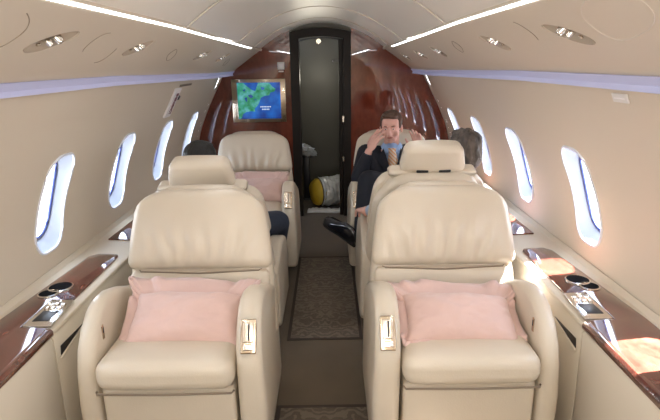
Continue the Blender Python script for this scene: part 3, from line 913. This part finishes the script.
# local: x along up-wall, y across, z into the cabin
mesh_obj('placard_plate', softbox(.215, .135, .014, .006, 4), M['label'], e)
cu = bpy.data.curves.new('t', 'FONT'); cu.body = 'EMERGENCY'; cu.size = .044; cu.align_x = 'CENTER'; cu.align_y = 'CENTER'; cu.extrude = .0008; cu.offset = .0012
to = bpy.data.objects.new('t', cu); COL.objects.link(to)
dg = bpy.context.evaluated_depsgraph_get(); dg.update()
me = bpy.data.meshes.new_from_object(to.evaluated_get(dg)); bpy.data.objects.remove(to, do_unlink=True)
me.transform(Matrix.Translation((-.004, -.012, .0078)) @ Matrix.Rotation(PI, 4, 'Z') @ Matrix.Diagonal((.62, 1.55, 1, 1)))
me.materials.clear(); me.materials.append(M['red'])
o = bpy.data.objects.new('placard_lettering', me); COL.objects.link(o); o.parent = e
mesh_obj('placard_latch', softbox(.03, .03, .02, .004, 2, None, (.035, -.082, .002)), M['dark'], e)
# slot above it
p, t, inn = on_wall(-1, 3.74, 1.333)
e = thing('air_slot', 'thin grey slot grille on the left wall just above the white placard', 'grille', p+inn*.002+Vector((0, 0, rise(3.74, 1.3)))); e.rotation_euler = (Matrix((yax, t, inn)).transposed()).to_euler()
mesh_obj('slot_frame', softbox(.30, .016, .006, .002, 3), M['softseam'], e)
mesh_obj('slot_opening', softbox(.27, .005, .004, .0015, 3, None, (0, 0, .0025)), M['seam'], e)
# right small placard
p, t, inn = on_wall(1, 1.62, 1.335)
e = thing('small_placard', 'small blank white placard high on the right wall below the lavender strip', 'sign', p+inn*.003+Vector((0, 0, rise(1.62, 1.3)))); e.rotation_euler = (Matrix((-yax, t, inn)).transposed()).to_euler()
mesh_obj('placard_plate', softbox(.088, .030, .006, .003, 3), M['white'], e)
mesh_obj('placard_line', softbox(.060, .004, .003, .001, 2, None, (0, 0, .003)), M['label'], e)

# ------------------------------------------------------------------ things beyond the door
e = thing('rolled_bundle', 'silver foil wrapped roll with a bulging yellow end lying beyond the doorway', 'bundle', (.05, 5.36, .170), .42)
prof = []
NS = 46
for k in range(NS+1):
    t = k/NS; prof.append((.150+.003*math.sin(t*70)+.004*noise.noise((t*20, 0, 0)), -.13+.50*t))
prof = [(.02, -.131)]+prof+[(.10, .375), (.02, .378)]
b = lathe(prof, 48, Matrix.Rotation(PI/2, 4, 'Y'))
for v in b.verts:
    v.co += Vector((0, v.co.y, v.co.z)).normalized()*(.016*noise.noise(v.co*14)+.010*noise.noise(v.co*31)) if Vector((0, v.co.y, v.co.z)).length > .03 else Vector()
mesh_obj('foil_sleeve', b, M['foil'], e)
b = lathe([(.01, -.215), (.05, -.212), (.095, -.200), (.130, -.175), (.143, -.145), (.143, -.10)], 40, Matrix.Rotation(PI/2, 4, 'Y'))
for v in b.verts: v.co.x += .012*noise.noise(v.co*12)
mesh_obj('yellow_end', b, M['yellow'], e)
b = lathe([(.149, -.137), (.155, -.131), (.149, -.125)], 40, Matrix.Rotation(PI/2, 4, 'Y'))
mesh_obj('tie_cord', b, M['seam'], e)
# white cloth on the floor in front of it
bm = bmesh.new(); nx, ny = 50, 16; G = []
for i in range(nx+1):
    row = []
    for j in range(ny+1):
        u, v = i/nx, j/ny
        x = -.18+.52*u; y = 5.09+.10*v+.012*math.sin(u*9)
        z = .012+.020*abs(noise.noise((u*7, v*4, 2)))+.02*abs(noise.noise((u*16, v*7, 5)))
        if j == 0 or i in (0, nx): z = .002
        row.append(bm.verts.new((x, y, z)))
    G.append(row)
for i in range(nx):
    for j in range(ny): bm.faces.new((G[i][j], G[i+1][j], G[i+1][j+1], G[i][j+1]))
o = mesh_obj('cloth_sheet', bm, M['sheet']); o.modifiers.new('s', 'SOLIDIFY').thickness = .004
tag(o, 'crumpled white cloth on the floor in the doorway under the foil roll', 'cloth')
# crumpled clear plastic bag hanging on the vestibule wall side
bm = bmesh.new(); bmesh.ops.create_icosphere(bm, subdivisions=4, radius=1)
for v in bm.verts:
    d = v.co.normalized(); f = 1+.42*noise.noise(d*2.6)+.22*noise.noise(d*7)
    v.co = Vector((d.x*.105*f, d.y*.05*f, d.z*.055*f))
bm.transform(Matrix.Rotation(.35, 4, 'Y'))
e = thing('plastic_bag', 'crumpled clear plastic bag on a black stand beyond the doorway', 'bag', (-.20, 5.62, .56))
mesh_obj('bag_body', bm, M['plastic'], e, True, .4)
mesh_obj('bag_knot', softbox(.03, .02, .03, .008, 2, None, (-.02, 0, .058)), M['plastic'], e)
e = thing('black_stand', 'slim black stand beyond the doorway holding a plastic bag', 'stand', (-.20, 5.66, 0))
mesh_obj('stand_post', box(-.035, .035, -.03, .03, .02, .48, .008), M['dark'], e, True, .5)
mesh_obj('stand_foot', box(-.09, .09, -.06, .06, 0, .022, .006), M['dark'], e, True, .5)
mesh_obj('stand_top', box(-.07, .07, -.05, .05, .478, .496, .005), M['dark'], e, True, .5)

# ------------------------------------------------------------------ people
def frame_of(f, up):
    f = Vector(f).normalized(); up = Vector(up); r = f.cross(up).normalized(); u = r.cross(f).normalized()
    return Matrix((r, f, u)).transposed()     # columns right, forward, up
def head_bm(bm, c, f, up=(0, 0, 1), s=1.):
    """cranium, jaw, nose, ears; c = centre between the eyes level, inside the skull"""
    R = frame_of(f, up); c = Vector(c)
    def P(x, y, z): return c+R @ Vector((x*s, y*s, z*s))
    add_ball(bm, P(0, -.012, .030), (.077*s, .095*s, .088*s), R, 3)
    add_ball(bm, P(0, .022, -.020), (.064*s, .070*s, .075*s), R, 3)
    add_ball(bm, P(0, .034, -.068), (.046*s, .050*s, .040*s), R, 3)
    add_ball(bm, P(0, .066, -.090), (.022*s, .020*s, .018*s), R, 2)     # chin
    add_limb(bm, P(0, .088, .004), P(0, .108, -.034), .009*s, .014*s)   # nose
    for q in (-1, 1):
        add_ball(bm, P(q*.012, .098, -.036), .009*s, None, 2)
        add_ball(bm, P(q*.044, .066, -.030), (.022*s, .020*s, .024*s), R, 2)  # cheeks
        add_ball(bm, P(q*.030, .080, .024), (.026*s, .014*s, .009*s), R, 2)  # brow ridge
        add_ball(bm, P(q*.079, -.006, -.010), (.010*s, .020*s, .034*s), R, 2)  # ears
    add_ball(bm, P(0, .086, -.058), (.024*s, .013*s, .014*s), R, 2)     # mouth mound
    return P, R
def hand_bm(bm, wrist, tip, palm_n, thumb_side, curl=.25, spread=.16, s=1., handed=1):
    """open hand: palm + 5 separate fingers; tip = direction of middle finger, palm_n = normal of the palm side"""
    wrist = Vector(wrist); d = (Vector(tip)-wrist).normalized(); n = Vector(palm_n); n = (n-d*n.dot(d)).normalized(); side = Vector(thumb_side); side = (side-d*side.dot(d)-n*side.dot(n)).normalized()
    Rm = Matrix((side, n, d)).transposed()
    add_ball(bm, wrist+d*.050*s, (.041*s, .015*s, .050*s), Rm, 3)
    add_ball(bm, wrist+d*.030*s+side*.018*s+n*.006*s, (.020*s, .015*s, .030*s), Rm, 2)
    add_limb(bm, wrist, wrist+d*.03*s, .024*s, .024*s, flat=.8)
    Ls = [(.030, .072), (.010, .082), (-.011, .076), (-.030, .060)]
    for k, (o, Lf) in enumerate(Ls):
        root = wrist+d*(.088-.006*abs(k-1))*s+side*o*s
        dd = (d+side*spread*(1-k*.72)).normalized()
        p0 = root; c = curl*(1+.15*k)
        p1 = p0+(dd*math.cos(c*.4)+n*math.sin(c*.4))*Lf*.45*s
        p2 = p1+(dd*math.cos(c*1.4)+n*math.sin(c*1.4))*Lf*.32*s
        p3 = p2+(dd*math.cos(c*2.2)+n*math.sin(c*2.2))*Lf*.23*s
        chain(bm, [p0, p1, p2, p3], [.0092*s, .0085*s, .0078*s, .0066*s], n=8)
    t0 = wrist+d*.028*s+side*.028*s+n*.004*s
    t1 = t0+(d*.55+side*.80+n*.25).normalized()*.036*s
    t2 = t1+(d*.85+side*.45+n*.30).normalized()*.030*s
    t3 = t2+(d*.95+side*.20+n*.30).normalized()*.022*s
    chain(bm, [t0, t1, t2, t3], [.013*s, .0115*s, .010*s, .0075*s], n=8)
def face_details(P, R, par, s=1.):
    for q in (-1, 1):
        bm = bmesh.new(); add_ball(bm, P(q*.029, .0825, .004), (.0095*s, .007*s, .0045*s), None, 2); ey = mesh_obj('eye', bm, M['eye'], par)
        bm = bmesh.new(); add_ball(bm, P(q*.029, .0885, .004), (.0045*s, .003*s, .0042*s), None, 2); mesh_obj('iris', bm, M['iris'], ey)
        bm = tube([P(q*.048, .078, .021), P(q*.036, .091, .027), P(q*.016, .096, .024)], [.002, .0035, .003], 6); mesh_obj('eyebrow', bm, M['hair_brown'], par)
    bm = tube([P(-.022, .090, -.060), P(-.010, .100, -.0575), (P(0, .101, -.059)), P(.010, .100, -.0575), P(.022, .090, -.060)], [.002, .004, .004, .004, .002], 8); mesh_obj('mouth', bm, M['lips'], par)

def shoe(name, heel, toe, up, par):
    """a black dress shoe from heel to toe"""
    heel = Vector(heel); toe = Vector(toe); L = (toe-heel).length; d = (toe-heel).normalized(); up = Vector(up); up = (up-d*up.dot(d)).normalized(); sd = d.cross(up)
    R = Matrix((d, sd, up)).transposed().to_4x4(); mx = Matrix.Translation(heel) @ R
    bm = bmesh.new()
    secs = [(0, .032, .062), (.06, .038, .095), (.12, .039, .098), (.17, .042, .074), (.21, .050, .058), (.26, .050, .046), (.285, .038, .036), (.30, .014, .018)]
    rings = []
    for x, w, h in secs:
        x = x/.30*L
        rings.append([bm.verts.new(mx @ Vector((x, w*math.cos(a), (max(0, math.sin(a))*h+min(0, math.sin(a))*.006)))) for a in [2*PI*k/20 for k in range(20)]])
    for A, B in zip(rings, rings[1:]):
        for k in range(20): bm.faces.new((A[k], A[(k+1) % 20], B[(k+1) % 20], B[k]))
    bm.faces.new(rings[0]); bm.faces.new(rings[-1])
    o = mesh_obj(name, bm, M['shoe'], par)
    sole = [(x/.30*L, w+.003) for x, w, h in secs]
    poly = [(x, w) for x, w in sole]+[(x, -w) for x, w in sole[::-1]]
    b = prism(poly, -.014, -.004, .002, 2, 'Z'); b.transform(mx); mesh_obj('shoe_sole', b, M['dark'], o, True, .5)
    b = prism([(.0, -.026), (.065, -.030), (.065, .030), (.0, .026)], -.032, -.012, .003, 2, 'Z'); b.transform(mx); mesh_obj('shoe_heel', b, M['shoe'], o, True, .5)
    for k in range(4):
        x = .115+.020*k; h = .090-.011*k
        b = tube([mx @ Vector((x/.3*L, -.018, h-.006)), mx @ Vector(((x+.004)/.3*L, 0, h)), mx @ Vector((x/.3*L, .018, h-.006))], .0022, 6); mesh_obj('shoe_lace', b, M['dark'], o)
    return o

# --- the man in the suit (faces the camera)
man = thing('person', 'man in a navy suit, blue shirt and striped tie, gesturing with both hands, legs crossed', 'person', (0, 0, 0))
hc = Vector((.508, 3.845, 1.010)); hf = Vector((-.26, -1, -.08)); hup = Vector((-.06, -.03, 1))
neck = Vector((.515, 3.895, .878)); chest = Vector((.520, 3.905, .76)); pel = Vector((.545, 3.83, .56))
shR = Vector((.325, 3.895, .815)); shL = Vector((.675, 3.905, .815))
elR = Vector((.262, 3.70, .665)); elL = Vector((.775, 3.735, .66))
wrR = Vector((.332, 3.665, .868)); wrL = Vector((.690, 3.70, .868))
bm = bmesh.new()
P, R = head_bm(bm, hc, hf, hup, .97)
add_limb(bm, neck-Vector((0, 0, .06)), P(0, -.02, -.05), .060, .056)
chain(bm, [neck-Vector((0, 0, .08)), chest, pel], [.07, .10, .11])
chain(bm, [shR, elR, wrR], [.045, .038, .026]); chain(bm, [shL, elL, wrL], [.045, .038, .026])
add_limb(bm, chest+Vector((-.15, 0, .04)), chest+Vector((.15, 0, .04)), .06, .06)
hand_bm(bm, wrR, Vector((.430, 3.665, 1.05)), (.75, .45, -.1), (.25, .55, 0), .22, .14, 1.08)
hand_bm(bm, wrL, Vector((.652, 3.695, 1.06)), (-.5, -.8, .1), (-.8, .3, .0), .35, .10, .98)
hipL = Vector((.615, 3.86, .535)); hipR = Vector((.475, 3.86, .535))
knL = Vector((.315, 3.535, .675)); anL = Vector((.262, 3.385, .350)); knR = Vector((.47, 3.43, .535)); anR = Vector((.50, 3.40, .10))
chain(bm, [hipL, knL, anL], [.07, .05, .032]); chain(bm, [hipR, knR, anR], [.07, .05, .032])
blob('body', bm, M['skin'], man, .0045, 3, .45)
face_details(P, R, man, .97)
# hair: cap over the cranium, lifted at the front
bm = bmesh.new()
add_ball(bm, P(0, -.028, .048), (.083, .090, .080), R, 3)
add_ball(bm, P(0, .030, .098), (.062, .048, .026), R, 3)
add_ball(bm, P(-.02, .045, .094), (.045, .036, .022), R, 2)
for q in (-1, 1): add_ball(bm, P(q*.066, .006, .030), (.016, .034, .040), R, 2)
add_ball(bm, P(0, -.055, -.010), (.066, .052, .062), R, 2)
o = blob('hair', bm, M['hair_brown'], man, .006, 3)
# shirt front and collar
bm = bmesh.new()
add_limb(bm, neck+Vector((0, -.045, -.015)), chest+Vector((0, -.085, -.12)), .050, .070)
add_limb(bm, neck+Vector((0, 0, -.045)), neck+Vector((-.004, -.012, -.012)), .070, .062)
blob('shirt', bm, M['shirt'], man, .007, 3)
for q in (-1, 1):
    bm = bmesh.new(); vs = [neck+Vector(v) for v in ((q*.010, -.098, -.028), (q*.055, -.088, -.065), (q*.078, -.045, -.008), (q*.060, -.055, .022))]
    bm.faces.new([bm.verts.new(v) for v in vs]); o = mesh_obj('collar', bm, M['shirt'], man, False); o.modifiers.new('s', 'SOLIDIFY').thickness = .006
# tie
bm = bmesh.new()
n0 = neck+Vector((-.004, -.104, -.012)); n1 = chest+Vector((.006, -.185, -.16))
secs = [(0, .032, .0), (.08, .026, -.004), (.12, .028, -.004), (.45, .042, 0), (.85, .050, 0), (1.0, .046, .0)]
prev = None
for t, w, off in secs:
    c = n0.lerp(n1, t)+Vector((0, off, 0)); ring = [bm.verts.new(c+Vector(v)) for v in ((-w, 0, 0), (0, -.012, 0), (w, 0, 0), (0, .012, 0))]
    if prev:
        for k in range(4): bm.faces.new((prev[k], prev[(k+1) % 4], ring[(k+1) % 4], ring[k]))
    else: bm.faces.new(ring)
    prev = ring
bm.faces.new(prev[::-1]); mesh_obj('tie', bm, M['tie'], man)
# jacket
bm = bmesh.new()
for q, s_ in ((-1, shR), (1, shL)):
    add_limb(bm, neck+Vector((q*.075, .01, -.052)), s_+Vector((0, 0, .005)), .042, .064)
    add_limb(bm, s_+Vector((-q*.04, 0, -.03)), pel+Vector((q*.10, -.01, .03)), .098, .105)
    add_limb(bm, neck+Vector((q*.085, -.035, -.09)), chest+Vector((q*.085, -.075, -.14)), .038, .055)
add_limb(bm, chest+Vector((0, .03, .02)), pel+Vector((0, .03, 0)), .11, .12)
chain(bm, [shR, elR, wrR+(elR-wrR)*.22], [.066, .058, .042]); chain(bm, [shL, elL, wrL+(elL-wrL)*.22], [.066, .058, .042])
blob('jacket', bm, M['suit'], man, .008, 3)
for q in (-1, 1):   # lapels
    bm = bmesh.new(); vs = [neck+Vector(v) for v in ((q*.062, -.078, -.02), (q*.110, -.092, -.10), (q*.085, -.125, -.135), (q*.012, -.185, -.27), (q*.026, -.150, -.14))]
    bm.faces.new([bm.verts.new(v) for v in vs]); bmesh.ops.triangulate(bm, faces=bm.faces[:]); o = mesh_obj('lapel', bm, M['suit'], man, False); o.modifiers.new('s', 'SOLIDIFY').thickness = .008
for w_, e_ in ((wrR, elR), (wrL, elL)):
    d = (e_-w_); bm = tube([w_+d*.10, w_+d*.25], [.030, .033], 14); mesh_obj('shirt_cuff', bm, M['shirt'], man)
bm = bmesh.new()
chain(bm, [hipL, knL+Vector((.01, .02, .0)), anL+Vector((0, .0, .035))], [.098, .080, .052]); chain(bm, [hipR, knR, anR], [.095, .078, .054])
add_limb(bm, hipL, hipR, .105, .105)
blob('trousers', bm, M['suit'], man, .009, 4)
bm = tube([anL+Vector((0, 0, .05)), anL+Vector((-.004, 0, -.012))], [.036, .036], 14); mesh_obj('sock', bm, M['dark'], man)
shoe('shoe', Vector((.232, 3.352, .290)), Vector((.015, 3.535, .405)), Vector((.55, -.75, .6)), man)
shoe('shoe', Vector((.50, 3.43, .034)), Vector((.50, 3.16, .034)), Vector((0, 0, 1)), man)

# --- person in the right-hand seat, seen from behind
wom = thing('person', 'grey-haired person in light blue seen from behind, leaning toward the right windows', 'person', (0, 0, 0))
hc = Vector((.812, 2.93, .985)); hf = Vector((-.25, 1, -.05)); hup = Vector((.10, .0, 1))
neck = Vector((.760, 2.88, .855)); chest = Vector((.700, 2.88, .72)); pel = Vector((.60, 2.87, .56))
shA = Vector((.585, 2.88, .80)); shB = Vector((.870, 2.89, .755))
elA = Vector((.34, 2.80, .690)); wrA = Vector((.262, 2.85, .655)); elB = Vector((.87, 3.00, .60)); wrB = Vector((.78, 3.18, .60))
bm = bmesh.new(); P, R = head_bm(bm, hc, hf, hup, 1.)
add_limb(bm, neck-Vector((0, 0, .05)), P(0, -.02, -.05), .058, .054)
chain(bm, [neck-Vector((.01, 0, .06)), chest, pel], [.07, .10, .11])
chain(bm, [shA, elA, wrA], [.045, .036, .026]); chain(bm, [shB, elB, wrB], [.042, .036, .025])
hand_bm(bm, wrA, Vector((.238, 3.05, .628)), (0, 0, -1), (1, .0, 0), .45, .16, 1.2)
hand_bm(bm, wrB, Vector((.70, 3.30, .60)), (0, 0, -1), (-1, 0, 0), .35, .12, 1.)
h1, h2 = Vector((.53, 2.90, .55)), Vector((.68, 2.90, .55)); k1, k2 = Vector((.61, 3.27, .545)), Vector((.77, 3.30, .545)); a1, a2 = Vector((.64, 3.30, .10)), Vector((.76, 3.32, .10))
chain(bm, [h1, k1, a1], [.07, .05, .034]); chain(bm, [h2, k2, a2], [.07, .05, .034])
blob('body', bm, M['skin'], wom, .0055, 3, .45)
face_details(P, R, wom)
bm = bmesh.new()
add_ball(bm, P(0, -.022, .040), (.090, .102, .090), R, 3); add_ball(bm, P(0, -.055, -.020), (.082, .068, .085), R, 3); add_ball(bm, P(0, .04, .095), (.06, .045, .026), R, 2)
o = blob('hair', bm, M['hair_grey'], wom, .007, 2)
for v in o.data.vertices:
    v.co += v.normal*(.010*noise.noise(Vector((v.co.x*40, v.co.y*40, v.co.z*16)))+.004*noise.noise(v.co*120))
bm = bmesh.new()
add_limb(bm, neck+Vector((-.07, 0, -.055)), shA, .045, .062); add_limb(bm, neck+Vector((.05, 0, -.055)), shB, .045, .060)
add_limb(bm, neck-Vector((0, 0, .05)), neck+Vector((.004, .01, .010)), .075, .066)
chain(bm, [neck-Vector((0, 0, .09)), chest, pel], [.10, .125, .13]); chain(bm, [shA+Vector((.03, 0, -.05)), pel+Vector((-.06, 0, .02))], [.09, .10]); chain(bm, [shB+Vector((-.04, 0, -.06)), pel+Vector((.07, 0, .02))], [.08, .10])
chain(bm, [shA, elA, wrA+(elA-wrA)*.3], [.062, .054, .040]); chain(bm, [shB, elB, wrB], [.060, .054, .036])
blob('shirt', bm, M['shirt_light'], wom, .009, 4)
bm = bmesh.new(); chain(bm, [h1, k1, a1], [.095, .075, .055]); chain(bm, [h2, k2, a2], [.095, .075, .055]); add_limb(bm, h1, h2, .10, .10)
blob('trousers', bm, M['denim'], wom, .01, 4)
shoe('shoe', Vector((.64, 3.25, .034)), Vector((.655, 3.50, .034)), Vector((0, 0, 1)), wom); shoe('shoe', Vector((.76, 3.26, .034)), Vector((.80, 3.51, .034)), Vector((0, 0, 1)), wom)

# --- person in the left-hand seat, only hair and a knee showing
lad = thing('person', 'dark-haired person in dark jeans hidden behind the left headrest, knee toward the aisle', 'person', (0, 0, 0))
hc = Vector((-.672, 2.90, .945)); hf = Vector((.15, 1, -.05)); hup = Vector((0, 0, 1))
neck = Vector((-.655, 2.86, .82)); chest = Vector((-.62, 2.85, .70)); pel = Vector((-.58, 2.83, .56))
shA = Vector((-.80, 2.86, .765)); shB = Vector((-.475, 2.86, .765)); elA = Vector((-.80, 2.98, .62)); wrA = Vector((-.74, 3.16, .61)); elB = Vector((-.44, 2.98, .62)); wrB = Vector((-.50, 3.12, .62))
bm = bmesh.new(); P, R = head_bm(bm, hc, hf, hup, 1.)
add_limb(bm, neck-Vector((0, 0, .05)), P(0, -.02, -.05), .058, .056)
chain(bm, [neck-Vector((0, 0, .06)), chest, pel], [.07, .10, .11]); chain(bm, [shA, elA, wrA], [.045, .036, .026]); chain(bm, [shB, elB, wrB], [.045, .036, .026])
hand_bm(bm, wrA, Vector((-.72, 3.35, .60)), (0, 0, -1), (1, 0, 0), .35, .12); hand_bm(bm, wrB, Vector((-.50, 3.3, .60)), (0, 0, -1), (-1, 0, 0), .35, .12)
h1, h2 = Vector((-.66, 2.86, .55)), Vector((-.51, 2.86, .55)); k1, k2 = Vector((-.72, 3.28, .53)), Vector((-.290, 3.235, .482)); a1, a2 = Vector((-.72, 3.33, .10)), Vector((-.345, 3.33, .11))
chain(bm, [h1, k1, a1], [.07, .05, .034]); chain(bm, [h2, k2, a2], [.07, .05, .034])
blob('body', bm, M['skin'], lad, .0055, 3, .45)
face_details(P, R, lad)
bm = bmesh.new(); add_ball(bm, P(0, -.018, .044), (.090, .103, .084), R, 3); add_ball(bm, P(0, -.055, -.015), (.076, .06, .07), R, 2); add_ball(bm, P(0, .04, .092), (.06, .045, .026), R, 2)
blob('hair', bm, M['hair_black'], lad, .007, 2)
bm = bmesh.new()
add_limb(bm, neck+Vector((-.06, 0, -.055)), shA, .045, .062); add_limb(bm, neck+Vector((.06, 0, -.055)), shB, .045, .062)
chain(bm, [neck-Vector((0, 0, .06)), chest, pel], [.085, .125, .13]); chain(bm, [shA+Vector((.04, 0, -.05)), pel+Vector((-.06, 0, .02))], [.09, .10]); chain(bm, [shB+Vector((-.04, 0, -.05)), pel+Vector((.06, 0, .02))], [.09, .10])
chain(bm, [shA, elA, wrA], [.062, .054, .036]); chain(bm, [shB, elB, wrB], [.062, .054, .036])
blob('sweater', bm, M['shirt_dark'], lad, .009, 4)
bm = bmesh.new(); chain(bm, [h1, k1, a1], [.095, .075, .055]); chain(bm, [h2, k2, a2], [.095, .078, .055]); add_limb(bm, h1, h2, .10, .10)
blob('jeans', bm, M['denim'], lad, .009, 4)
shoe('shoe', Vector((-.72, 3.28, .034)), Vector((-.74, 3.53, .034)), Vector((0, 0, 1)), lad); shoe('shoe', Vector((-.345, 3.28, .034)), Vector((-.36, 3.53, .034)), Vector((0, 0, 1)), lad)

# ------------------------------------------------------------------ light
wd = bpy.data.worlds.new('sky'); S.world = wd; wd.use_nodes = True
bg = wd.node_tree.nodes['Background']
t = wd.node_tree
tc = t.nodes.new('ShaderNodeTexCoord'); sp = t.nodes.new('ShaderNodeSeparateXYZ'); r = t.nodes.new('ShaderNodeValToRGB')
r.color_ramp.elements[0].position = .46; r.color_ramp.elements[0].color = (.80, .84, .90, 1); r.color_ramp.elements[1].position = .75; r.color_ramp.elements[1].color = (.72, .83, 1, 1)
mp = t.nodes.new('ShaderNodeMapRange'); mp.inputs[1].default_value = -1; mp.inputs[2].default_value = 1
t.links.new(tc.outputs['Generated'], sp.inputs[0]); t.links.new(sp.outputs[2], mp.inputs[0]); t.links.new(mp.outputs[0], r.inputs[0]); t.links.new(r.outputs[0], bg.inputs[0])
bg.inputs[1].default_value = 11
su = bpy.data.lights.new('sun', 'SUN'); su.energy = 140; su.angle = .01; su.color = (.97, .95, 1)
so = bpy.data.objects.new('sun', su); COL.objects.link(so)
el = math.radians(53); d = Vector((-math.cos(el), -.10, -math.sin(el))); so.rotation_euler = d.to_track_quat('-Z', 'Y').to_euler()
# added fill lights, unseen behind the camera, to brighten cabin and ceiling
def area(loc, size, sy, en, col, rot=(0, 0, 0)):
    L = bpy.data.lights.new('fill_light', 'AREA'); L.shape = 'RECTANGLE'; L.size = size; L.size_y = sy; L.energy = en; L.color = col
    o = bpy.data.objects.new('fill_light', L); COL.objects.link(o); o.location = loc; o.rotation_euler = rot
area((0, -.9, 1.72), .7, 1.2, 14, (1, .95, .88), (.45, 0, 0))
area((0, -1.0, .95), .9, 1.0, 22, (1, .96, .9), (PI-.5, 0, 0))
for sg in (-1, 1):
    for (x, z, dx, dz, en, col, w) in ((.560, 1.6195, -.55, -.83, 7, (.95, .96, 1), .004),):
        L = bpy.data.lights.new('strip_lamp', 'AREA'); L.shape = 'RECTANGLE'; L.size = w; L.size_y = 5.9; L.energy = en; L.color = col
        o = bpy.data.objects.new('strip_lamp', L); COL.objects.link(o); o.location = (sg*x, 1.4, z)
        o.rotation_euler = Matrix((Vector((0, 1, 0)).cross(Vector((-sg*dx, 0, -dz))), Vector((0, 1, 0)), Vector((-sg*dx, 0, -dz)))).transposed().to_euler()

cam = bpy.data.cameras.new('camera'); co = bpy.data.objects.new('camera', cam); COL.objects.link(co)
cam.sensor_width = 36; cam.lens = 520/660*36; cam.clip_start = .02
pitch = math.atan(148/520)
co.location = (.05, 0, 1.48); co.matrix_world = Matrix.Translation((.05, 0, 1.48)) @ Matrix.Rotation(0.0, 4, 'Z') @ Matrix.Rotation(PI/2-pitch, 4, 'X') @ Matrix.Rotation(math.radians(-.8), 4, 'Z'); S.camera = co
S.view_settings.view_transform = 'Standard'; S.view_settings.look = 'None'; S.view_settings.exposure = .28; S.view_settings.gamma = 1
S.cycles.max_bounces = 12; S.cycles.diffuse_bounces = 8; S.cycles.glossy_bounces = 5; S.cycles.transparent_max_bounces = 12
S.cycles.use_denoising = True; S.cycles.sample_clamp_indirect = 6
S.cycles.caustics_reflective = False
